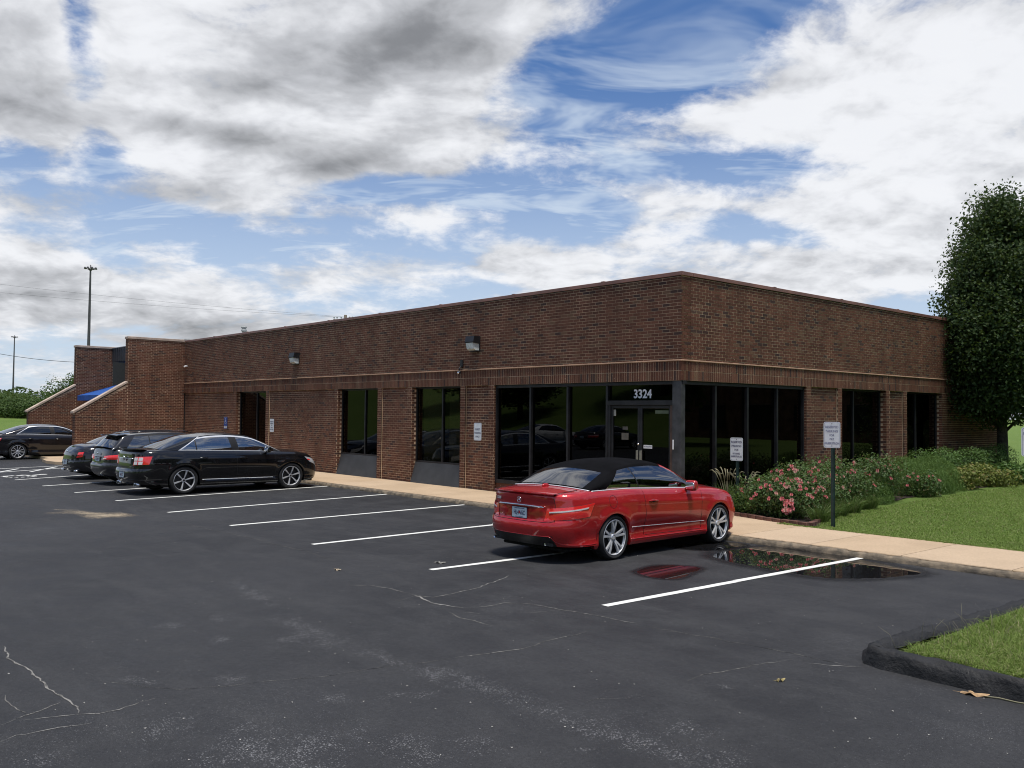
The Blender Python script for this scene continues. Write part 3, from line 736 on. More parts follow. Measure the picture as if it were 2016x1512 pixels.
crack([(0, 700), (150, 720), (330, 755), (470, 780), (600, 805), (760, 840), (900, 870), (1080, 905)], .018, 0, c3, 2.88)
crack([(780, 880), (900, 893), (1080, 905)], .02, 2, c3, 2.88)
crack([(450, 495), (560, 508), (640, 495), (740, 470), (820, 450), (880, 425), (960, 400), (990, 380)], .024, 2, c2, 2.88)
crack([(640, 590), (700, 625), (790, 640), (880, 670)], .018, 2, c2, 2.88); crack([(1030, 590), (1150, 590), (1270, 580)], .016, 2, c2, 2.88)
crack([(330, 530), (380, 520), (440, 500)], .016, 2, c2, 2.88); crack([(730, 590), (820, 600)], .016, 2, c2, 2.88)
crack([(0, 945), (130, 925), (280, 905), (420, 885), (560, 870), (680, 850)], .013, 0, c2, 2.88)
crack([(680, 850), (840, 830), (980, 810), (1100, 785), (1180, 755), (1290, 735), (1440, 700)], .016, 1, c2, 2.88)
crack([(0, 785), (60, 850), (150, 910), (230, 980), (290, 1040), (360, 1085), (420, 1130), (420, 1170)], .032, 1, c1, 2.88)
crack([(0, 1235), (90, 1195), (180, 1165), (280, 1120), (340, 1105)], .026, 2, c1, 2.88); crack([(0, 1330), (90, 1290), (200, 1270), (340, 1240), (520, 1215)], .02, 2, c1, 2.88)
crack([(100, 1205), (240, 1195), (420, 1175), (560, 1165), (680, 1145), (760, 1115), (880, 1080)], .018, 2, c1, 2.88); crack([(30, 1065), (60, 1110), (110, 1155), (140, 1170)], .024, 1, c1, 2.88)
crack([(740, 10), (900, 60), (1050, 90), (1240, 135), (1400, 165), (1560, 205), (1750, 250), (1900, 300)], .018, 0, c1, 2.88)
crack([(560, 980), (720, 995), (840, 1015), (1020, 1025), (1200, 1015), (1400, 995), (1600, 980), (1850, 950), (2016, 930)], .011, 0, c1, 2.88)
crack([(100, 990), (190, 945), (300, 930), (420, 905), (540, 880), (700, 860)], .013, 1, c3, 2.88)
crack([(300, 510), (420, 545), (600, 590), (740, 625), (900, 660), (1100, 690)], .016, 0, (0, 890), 7.75)
crack([(1420, 1110), (1500, 1085), (1640, 1085), (1760, 1060)], .01, 0, c2, 2.88)
def decal_mat(name, c, thr, scale, soft=.06, fine=135, rough=.9):
    m = bpy.data.materials.new(name); m.use_nodes = True; T = NT(m.node_tree); b = T.n['Principled BSDF']; out = T.n['Material Output']
    pos = T.new('ShaderNodeNewGeometry').outputs['Position']; at = T.new('ShaderNodeAttribute', attribute_name='fall').outputs['Fac']
    g = T.voronoi(pos, fine, out='Color'); sg = T.new('ShaderNodeSeparateColor'); T.l.new(g, sg.inputs[0])
    n = T.noise(pos, scale, 5, .65)
    cov = T.math('MULTIPLY', at, T.ramp(n, .3, .75))
    f = T.ramp(T.math('MULTIPLY_ADD', cov, thr, sg.outputs[0]), 1.0-soft, 1.0+soft)
    b.inputs['Base Color'].default_value = (*c, 1); b.inputs['Roughness'].default_value = rough
    mx = T.new('ShaderNodeMixShader'); tr = T.new('ShaderNodeBsdfTransparent'); T.l.new(f, mx.inputs[0]); T.l.new(tr.outputs[0], mx.inputs[1]); T.l.new(b.outputs[0], mx.inputs[2]); T.l.new(mx.outputs[0], out.inputs[0])
    return m
M['wear'] = decal_mat('exposed pale aggregate', (.150, .150, .155), .33, 5.0)
M['sand'] = decal_mat('washed sand', (.37, .30, .21), 1.2, 1.5, .5, 60)
def smear(a, b, w, mat, name, org=(0, 0), sc=1, z=.0018):
    p, q = gp(org[0]+a[0]/sc, org[1]+a[1]/sc), gp(org[0]+b[0]/sc, org[1]+b[1]/sc); d = q-p; L = d.length; d.normalize(); n = Vector((-d.y, d.x, 0))
    us = [i/16 for i in range(17)]; vs = [-1+i/6 for i in range(13)]; mb = MB(); fall = []
    for u in us:
        for v in vs: fall.append(max(0, math.cos(v*math.pi/2))**1.3*min(1, math.sin(math.pi*u)**.6))
    mb.grid(lambda u, v: tuple((p+d*(L*u)+n*(w*v*(1+.25*math.sin(9*u+a[0]))))[:2])+(LZ+z,), us, vs)
    me = mb.mesh(name); at = me.attributes.new('fall', 'FLOAT', 'POINT'); at.data.foreach_set('value', fall); part(name, me, mat, lot)
for i, (a, b, w) in enumerate([((330, 870), (1100, 1090), .22), ((900, 1040), (2100, 1470), .20), ((300, 1280), (560, 1480), .22), ((720, 1300), (880, 1400), .18), ((1330, 1375), (1500, 1375), .06), ((150, 800), (380, 900), .15), ((240, 1060), (600, 1060), .10)]): smear(a, b, w, M['wear'], 'worn_patch', c2, 2.88, .0012+.0001*i)
for i, (a, b, w) in enumerate([((1150, 1350), (2016, 1400), .55), ((820, 1340), (1080, 1150), .16), ((200, 1470), (300, 1380), .15), ((870, 680), (1040, 655), .16), ((1180, 630), (1330, 620), .2), ((1560, 600), (1960, 800), .22), ((1180, 750), (1330, 740), .18), ((1560, 750), (1740, 740), .16), ((1780, 1085), (2016, 1075), .14), ((1210, 970), (1400, 965), .16), ((1290, 400), (1560, 570), .15), ((680, 960), (900, 1000), .12)]): smear(a, b, w, M['wear'], 'worn_patch', c1, 2.88, .0004+.00005*i)
for i, (a, b, w) in enumerate([((0, 1230), (260, 1290), .2), ((0, 1400), (480, 1440), .25), ((280, 1000), (360, 1030), .06)]): smear(a, b, w, M['wear'], 'worn_patch', c3, 2.88, .0008+.0001*i)
smear((900, 905), (1990, 985), .32, M['sand'], 'sand_patch', (0, 890), 7.75, .0020); smear((1250, 990), (1960, 945), .42, M['sand'], 'sand_patch', (0, 890), 7.75, .0024); smear((800, 880), (1200, 890), .1, M['sand'], 'sand_patch', (0, 890), 7.75, .0022)

# --- puddles
def puddle_mat():
    m = bpy.data.materials.new('standing water'); m.use_nodes = True; T = NT(m.node_tree); b = T.n['Principled BSDF']; out = T.n['Material Output']
    pos = T.new('ShaderNodeNewGeometry').outputs['Position']; at = T.new('ShaderNodeAttribute', attribute_name='fall').outputs['Fac']
    n = T.noise(pos, 4, 5, .6); v = T.math('MULTIPLY_ADD', n, .30, at)
    water = T.ramp(v, .60, .66); damp = T.ramp(v, .22, .60)
    b.inputs['Base Color'].default_value = (.010, .010, .011, 1); b.inputs['IOR'].default_value = 1.38
    T.put(b.inputs['Roughness'], T.math('MULTIPLY_ADD', water, -.47, .475))
    T.put(b.inputs['Normal'], T.bump(T.noise(pos, 100, 3, .6), .12, .0015)) if False else None
    mx = T.new('ShaderNodeMixShader'); tr = T.new('ShaderNodeBsdfTransparent'); T.l.new(T.math('MAXIMUM', water, T.math('MULTIPLY', damp, .8)), mx.inputs[0]); T.l.new(tr.outputs[0], mx.inputs[1]); T.l.new(b.outputs[0], mx.inputs[2]); T.l.new(mx.outputs[0], out.inputs[0])
    return m
M['puddle'] = puddle_mat()
def puddle(px, margin=.42, label=None):
    P = [gp(*q) for q in px]; n = len(P); Q = []
    for i in range(n):                                               # closed Catmull-Rom
        a, b, c, d_ = P[i-1], P[i], P[(i+1) % n], P[(i+2) % n]
        for k in range(6):
            t = k/6; Q.append(.5*((2*b)+(c-a)*t+(2*a-5*b+4*c-d_)*t*t+(3*b-a-3*c+d_)*t**3))
    c = sum(Q, Vector())/len(Q); vs = [(c.x, c.y, LZ+.003)]; fall = [1.0]; N = len(Q)
    rings = [(.5, 0, 1.0), (1.0, -.0, .56), (1.0, margin*.4, .30), (1.0, margin, 0)]
    for s, ex, f in rings:
        for i, q in enumerate(Q):
            t = Q[(i+1) % N]-Q[i-1]; t.normalize(); nn = Vector((t.y, -t.x, 0)); 
            if nn.dot(q-c) < 0: nn = -nn
            r = c+(q-c)*s+nn*ex; vs.append((r.x, r.y, LZ+.003)); fall.append(f)
    fs = [(0, 1+i, 1+(i+1) % N) for i in range(N)]
    for r in range(3): fs += [(1+r*N+i, 1+(r+1)*N+i, 1+(r+1)*N+(i+1) % N, 1+r*N+(i+1) % N) for i in range(N)]
    me = MB().add(vs, fs).mesh('puddle'); at = me.attributes.new('fall', 'FLOAT', 'POINT'); at.data.foreach_set('value', fall)
    tag(part('puddle', me, M['puddle']), kind='structure')
puddle([(1412, 1096), (1430, 1087), (1480, 1080), (1540, 1077), (1600, 1083), (1660, 1094), (1690, 1102), (1740, 1113), (1802, 1126), (1770, 1133), (1690, 1138), (1620, 1136), (1560, 1127), (1500, 1117), (1450, 1107)])
puddle([(1258, 1127), (1275, 1118), (1300, 1114), (1350, 1115), (1375, 1119), (1355, 1130), (1330, 1139), (1290, 1137)], .18)
puddle([(1325, 1077), (1360, 1071), (1400, 1068), (1450, 1070), (1464, 1074), (1430, 1080), (1380, 1083)], .2)
stripe(gp(1450, 1144.5), gp(1706, 1097), .105, 'parking_line', .0065)    # the line where it runs through the water

# --- pavement: slabs and kerb
def slab_mat():
    m, T, b = newmat('tan coated concrete'); pos = T.new('ShaderNodeNewGeometry').outputs['Position']; r = T.new('ShaderNodeObjectInfo').outputs['Random']
    n = T.noise(pos, .9, 5, .6); f = T.noise(pos, 40, 4, .7)
    c = T.mix(T.ramp(n, .3, .7), (.41, .295, .185), (.50, .365, .235)); c = T.mix(r, c, T.mix(.5, c, (.52, .40, .28)))
    c = T.mix(1, c, T.new_rgb(T.ramp(f, .3, .7, .88, 1.08)), 'MULTIPLY')
    T.put(b.inputs['Base Color'], c); b.inputs['Roughness'].default_value = .9; T.put(b.inputs['Normal'], T.bump(T.noise(pos, 160, 4, .7), .35, .003))
    return m
M['slab'] = slab_mat()
M['kerb'] = pmat('worn kerb concrete', (.21, .165, .115), .95, var=.3, scale=7, bump=.8, bscale=40, c2=(.10, .085, .065), bdist=.012)
KY = -2.0
walk = MB(); walk.box(-26.6, 14, KY+.16, -.0, -.05, S-.012); walk = tag(walk.build('sidewalk', M['kerb']), kind='structure')
def wob(x): 
    chip = max(smooth(2.6, 3.6, x)*(1-smooth(5.0, 6.2, x)), .25)
    return .02+.05*chip*(.5+.5*math.sin(7.3*x+1.2*math.sin(3.1*x)))+.03*chip*math.sin(17*x+2)*math.sin(5*x)+.008*math.sin(41*x)
def slab(x0, x1, y0, y1, name='slab', front=True):
    n = max(4, int((x1-x0)/.06)); b = .006; vs = []; fs = []
    X = [x0+b+(x1-x0-2*b)*i/n for i in range(n+1)]
    for x in X:
        yf = y0+wob(x) if front else y0
        vs += [(x, yf+.012, S-.04), (x, yf, S-.012), (x, yf+.008, S), (x, y1, S), (x, y1, S-.04)]
    for i in range(n): fs += [(5*i+k, 5*i+5+k, 5*i+6+k, 5*i+1+k) for k in range(4)]
    fs += [tuple(range(5)), tuple(5*n+k for k in range(4, -1, -1))]
    return MB().add(vs, fs).build(name, M['slab'], walk)
edges = [-26.6+i*1.46 for i in range(20)]+[2.75, 4.05, 5.5, 7.0, 8.5, 10, 11.5, 13]
edges = [e for e in edges if e < 1.6]+[2.75, 4.05, 5.5, 7.0, 8.5, 10, 11.5, 13]
for a, b in zip(edges[:-1], edges[1:]): slab(a, b, KY, -.02 if b < 2.8 else -.06)
kb = MB(); kx = [-26.6+.08*i for i in range(int(40.6/.08)+1)]
def kpt(x, v):
    nz = .012*math.sin(9.1*x+2*math.sin(2.3*x))+.007*math.sin(31*x)+.004*math.sin(77*x+1)
    prof = [(-.035, .0), (-.03+nz, .045), (-.022+nz*1.2, .085), (.0+nz*.6, S-.022+nz*.3), (.05, S-.016+nz*.2), (.22, S-.014)]
    return (x, KY+prof[v][0], prof[v][1] if v else LZ-.04)
kb.grid(kpt, kx, list(range(6)), True); kb.build('kerb', M['kerb'], walk)
# broadened pavement that wraps the near wing wall
def wing_walk(t, k):
    pts = [(-24.3, KY), (-24.3, -4.6), (-24.55, -5.1), (-25.1, -5.42), (-26.0, -5.5), (-27.4, -5.3), (-28.2, -4.7), (-28.4, -4.0), (-28.4, KY)]
    return pts
pts = wing_walk(0, 0); m = MB()
n = len(pts); m.add([(x, y, S) for x, y in pts]+[(x+(.0), y-.0, LZ-.03) for x, y in pts], [tuple(range(n-1, -1, -1))]+[(i, (i+1) % n, n+(i+1) % n, n+i) for i in range(n)])
m.build('slab', M['slab'], walk)
m = MB(); m.box(-33.8, -26.98, -4.9, -.02, -.05, S-.002); m.build('slab', M['slab'], walk)
# entrance apron beside the flower bed
m = MB(); m.prism([(.03, -.02), (2.74, -.06), (2.74, .02), (.9, .5), (.4, .62), (.03, .7)], 'z', -.05, S-.003); m.build('slab', M['slab'], walk)

# --- lawn right of the building, island at the right edge
def lawn_z(x, y): return .13+.16*smooth(0, 9, y)+.05*smooth(9, 30, y)
lw = MB(); lw.grid(lambda x, y: (x, y, lawn_z(x, y)), [.0, .5, 1, 1.5, 2, 2.8, 3.5, 5, 7, 9, 12, 16, 24, 34], [-.05, .4, 1, 2, 3, 4.5, 6, 8, 10, 13, 17, 22, 30, 44]); tag(lw.build('lawn', M['grass']), kind='structure')
M['mulch'] = pmat('dark bark mulch', (.040, .026, .018), .95, var=.4, scale=25, bump=1, bscale=60, bdist=.02)
BED = [(.02, .75), (.4, .66), (.95, .50), (1.8, .24), (2.86, .06), (2.95, .16), (2.62, .95), (2.32, 1.9), (2.1, 3.2), (1.95, 5), (1.9, 7.4), (1.9, 10), (2.0, 12.5), (2.1, 15), (1.6, 17.5), (.02, 17.8)]
bx = pchip([.06, .16, .95, 1.9, 3.2, 5, 7.4, 10, 12.5, 15, 17.5], [2.86, 2.93, 2.62, 2.32, 2.1, 1.95, 1.9, 1.9, 2.0, 2.1, 1.6])
def bedpt(v, u):
    x0 = .02+max(0, .75-v)/.69*2.84; x1 = max(bx(v)+.03*math.sin(5*v), x0); x = x0+(x1-x0)*u; return (x, v, lawn_z(x, v)+.014+.012*math.sin(11*x)*math.sin(9*v))
m = MB(); m.grid(bedpt, [.06+.12*i for i in range(147)], [j/8 for j in range(9)]); tag(m.build('flower_bed', M['mulch']), kind='structure')
# brick edging of the bed
eb = thing('bed_edging', 'low edging of reddish bricks round the rose bed by the sidewalk', 'edging', (0, 0, 0))
ebm = MB().bbox(-.098, .098, -.05, .05, 0, .075, .006).mesh('brick'); ebm.materials.append(pmat('edging brick', (.15, .068, .048), .9, var=.3, scale=8, bump=.5))
path = [(.55, .60), (.95, .50), (1.8, .26), (2.84, .07)]
def edge_bricks(path):
    for (x0, y0), (x1, y1) in zip(path[:-1], path[1:]):
        L = math.hypot(x1-x0, y1-y0); k = max(1, round(L/.203)); a = math.atan2(y1-y0, x1-x0)
        for i in range(k):
            t = (i+.5)/k; o = part('brick', ebm, None, eb, (x0+(x1-x0)*t, y0+(y1-y0)*t+random.uniform(-.006, .006), S-.012+random.uniform(-.006, .008))); o.rotation_euler = (random.uniform(-.03, .03), random.uniform(-.03, .03), a+random.uniform(-.03, .03))
edge_bricks(path); edge_bricks([(2.84, .12), (2.62, .85), (2.38, 1.7)])

# island
isl = MB(); isl.grid(lambda x, y: (x, y, .150+.03*smooth(0, 1.2, x-7.9)*smooth(0, 1, y+7.3)), [7.99, 8.1, 8.6, 9.4, 10.5, 12, 14], [-7.33, -7.1, -6.5, -5.5, -4, -2.02]); tag(isl.build('island_lawn', M['grass']), kind='structure')
M['blackkerb'] = pmat('sealed black kerb', (.0105, .0105, .0115), .7, var=.35, scale=9, bump=1.0, bscale=26, bdist=.014, rvar=.12)
kp = [(7.92, -2.0), (7.83, -4.0), (7.76, -5.5), (7.69, -6.6), (7.66, -7.05), (7.67, -7.28), (7.75, -7.42), (7.92, -7.48), (8.4, -7.50), (9.0, -7.51), (10, -7.52), (12, -7.53), (14.5, -7.54)]
K = []
for a, b in zip(kp[:-1], kp[1:]):
    k = max(1, int(math.hypot(b[0]-a[0], b[1]-a[1])/.05))
    for i in range(k): K.append(Vector((a[0]+(b[0]-a[0])*i/k, a[1]+(b[1]-a[1])*i/k, 0)))
def isl_pt(i, v):
    i = int(i); d = K[min(i+1, len(K)-1)]-K[max(i-1, 0)]; d.normalize(); n = Vector((-d.y, d.x, 0)); s = i*.05
    prof = [(-.02, LZ-.03), (.0, LZ+.06), (.015, LZ+.115), (.04, LZ+.145), (.09, LZ+.152), (.14, LZ+.146), (.18, LZ+.09)]
    o, z = prof[v]; nz = .012*math.sin(6*s+v*2.1)+.008*math.sin(17*s+v*1.3)+.005*math.sin(39*s+3*v)
    p = K[i]-n*(-o+nz*.7-.02); return (p.x, p.y, z+(nz*.8 if 0 < v < 6 else 0))
m = MB(); m.grid(isl_pt, list(range(len(K))), list(range(7))); tag(m.build('island_kerb', M['blackkerb']), kind='structure')

# ================================================================ cars
def paint_car(name, c, flake=.0, rough=.3):
    m, T, b = newmat(name); b.inputs['Base Color'].default_value = (*c, 1); b.inputs['Roughness'].default_value = rough
    b.inputs['Metallic'].default_value = flake; b.inputs['Coat Weight'].default_value = 1; b.inputs['Coat Roughness'].default_value = .015; b.inputs['Coat IOR'].default_value = 1.55; b.inputs['Specular IOR Level'].default_value = .12
    pos = T.new('ShaderNodeTexCoord').outputs['Object']
    n = T.noise(pos, 2.2, 4, .6); T.put(b.inputs['Base Color'], T.mix(T.ramp(n, .35, .7), c, tuple(x*.86+.003 for x in c)))
    return m
M['red'] = paint_car('metallic red paint', (.47, .018, .021), .25, .36)
M['carblack'] = paint_car('black paint', (.0040, .0040, .0050), 0, .3)
M['carblack2'] = paint_car('black pearl paint', (.0075, .0068, .0090), .1, .3)
M['cargrey'] = paint_car('dark grey paint', (.022, .022, .025), .2, .35)
M['carwhite'] = paint_car('white paint', (.70, .70, .69), 0, .3)
M['carglass'] = glass_mat('car window glass', (.13, .15, .155), .21)
M['paleglass'] = glass_mat('pale green car glass', (.50, .58, .55), .30)
M['cardark'] = glass_mat('dark tinted car glass', (.10, .11, .115), .10)
M['rearglass'] = glass_mat('rear window glass', (.22, .24, .25), .20)
M['fabric'] = pmat('black canvas roof', (.0055, .0055, .0065), 1.0, var=.15, scale=3, bump=.25, bscale=400, spec=.08, bdist=.001)
M['trim'] = pmat('black plastic trim', (.012, .012, .013), .5, var=.15)
M['cabin'] = pmat('dark cabin trim', (.016, .015, .015), .8)
M['seat'] = pmat('grey seat leather', (.09, .085, .08), .6)
M['under'] = pmat('dirty underbody', (.006, .006, .006), .95)
M['disc'] = pmat('brake disc', (.05, .05, .052), .5, metal=.6)
M['barrel'] = pmat('dark wheel barrel', (.03, .03, .032), .5, metal=.3)
def lamp_mat(name, c, rough=.12):
    m, T, b = newmat(name); pos = T.new('ShaderNodeTexCoord').outputs['Object']
    b.inputs['Roughness'].default_value = rough; b.inputs['Coat Weight'].default_value = 1; b.inputs['Coat Roughness'].default_value = .02
    v = T.voronoi(pos, 60); T.put(b.inputs['Base Color'], T.mix(T.ramp(v, .1, .6), c, tuple(x*.9 for x in c)))
    return m
M['lampred'] = lamp_mat('red lamp lens', (.80, .030, .028)); M['lampwhite'] = lamp_mat('clear lamp lens', (.72, .70, .70)); M['lampamber'] = lamp_mat('amber lens', (.75, .19, .01))
M['headlamp'] = lamp_mat('headlamp lens', (.42, .43, .45)); M['plate'] = pmat('pale blue number plate', (.62, .73, .79), .4, var=.05)

def make_wheel(style, R, W):
    """wheel about the x axis, outer face towards +x; returns [(name, mesh, material)]"""
    rim = R*(.795 if style == 'twin' else .745); h = W/2
    ty = MB(); ty.lathe([(rim*.97, -h*.82), (rim*1.03, -h*.93), ((rim+R)/2, -h), (R*.955, -h*.90), (R*.992, -h*.72), (R, -h*.4), (R, h*.4), (R*.992, h*.72), (R*.955, h*.90), ((rim+R)/2, h), (rim*1.03, h*.93), (rim*.97, h*.80), (rim*.95, h*.2), (rim*.95, -h*.2)], 'x', 48, closed=True)
    for rr in (.25, -.25): ty.lathe([(R+.0006, h*rr-.006), (R-.004, h*rr), (R+.0006, h*rr+.006)], 'x', 48)
    disc = MB(); disc.lathe([(0, h*.10), (rim*.80, h*.10), (rim*.80, h*.05), (0, h*.05)], 'x', 36); disc.lathe([(0, h*.3), (rim*.24, h*.3), (rim*.26, h*.1)], 'x', 24)
    disc.bbox(h*.0, h*.28, -rim*.1, rim*.35, rim*.45, rim*.82, .02) if style == 'twin' else None
    rm = MB(); ac = MB()
    well = MB(); well.lathe([(rim*.86, -h*.8), (rim*.9, -h*.2), (rim*.89, h*.3), (rim*.93, h*.62)], 'x', 56)
    rm.lathe([(rim*.93, h*.62), (rim*.975, h*.80), (rim*1.0, h*.90), (rim*.975, h*.935), (rim*(.945 if style != 'six' else .955), h*.86)], 'x', 56)
    hub = h*.66
    def spoke(mb, a, w0, w1, r0, r1, x0, x1, th=.028, skew=0):
        vs = []
        N = 5
        for i in range(N+1):
            t = i/N; r = r0+(r1-r0)*t; w = w0+(w1-w0)*t; x = x0+(x1-x0)*t**1.4+.012*math.sin(math.pi*t); aa = a+skew*t
            c, s = math.cos(aa), math.sin(aa)
            for (dw, dx) in ((-w/2, -th), (-w/2*.82, 0), (w/2*.82, 0), (w/2, -th)):
                vs.append((x+dx, r*c-dw*s, r*s+dw*c))
        fs = [(4*i+k, 4*i+4+k, 4*i+5+k, 4*i+1+k) for i in range(N) for k in range(3)]
        mb.add(vs, fs, False)
    if style == 'twin':
        for k in range(5):
            a = math.pi/2+2*math.pi*k/5
            for s in (-1, 1): spoke(rm, a+s*.12, rim*.125, rim*.135, rim*.20, rim*.965, hub, h*.88, skew=s*.075)
            spoke(rm, a, rim*.10, rim*.05, rim*.18, rim*.5, hub-.012, h*.68)
        rm.lathe([(0, hub+.012), (rim*.16, hub+.010), (rim*.20, hub-.004), (rim*.30, hub-.02), (rim*.30, hub-.05)], 'x', 30)
        for k in range(5):
            a = math.pi/2+math.pi/5+2*math.pi*k/5; ac.lathe([(0, .004), (.012, .003), (.012, -.01)], 'x', 8, (hub-.01, rim*.235*math.cos(a), rim*.235*math.sin(a)))
        ac.lathe([(rim*.13, hub+.0125), (rim*.15, hub+.0135), (rim*.165, hub+.0105)], 'x', 30)
    elif style == 'six':
        for k in range(6): spoke(rm, math.radians(15)+2*math.pi*k/6, rim*.07, rim*.19, rim*.15, rim*.97, hub-.01, h*.84, th=.02)
        rm.lathe([(rim*.10, hub), (rim*.16, hub-.002), (rim*.19, hub-.03)], 'x', 24); ac.lathe([(0, hub+.006), (rim*.10, hub+.004), (rim*.11, hub-.01)], 'x', 20)
    else:
        for k in range(10): spoke(rm, math.radians(9)+2*math.pi*k/10, rim*.10, rim*(.13 if k % 2 else .10), rim*.2, rim*.965, hub, h*.84, th=.022, skew=.06 if k % 2 else -.04)
        rm.lathe([(0, hub+.01), (rim*.15, hub+.008), (rim*.24, hub-.006), (rim*.26, hub-.04)], 'x', 26)
    well.lathe([(0, -h*.1), (rim*.9, -h*.1)], 'x', 30)
    return dict(tyre=ty.mesh('tyre', 50), disc=disc.mesh('disc', 40), rim=rm.mesh('rim', 32), accent=ac.mesh('hub_cap', 40), back=well.mesh('back'))
WHEELS = {}
def wheel_set(style, R, W, rimmat, accmat):
    k = (style, R, W)
    if k not in WHEELS:
        d = make_wheel(style, R, W)
        d['tyre'].materials.append(M['rubber']); d['disc'].materials.append(M['disc']); d['rim'].materials.append(rimmat); d['accent'].materials.append(accmat); d['back'].materials.append(M['barrel']); WHEELS[k] = d
    return WHEELS[k]

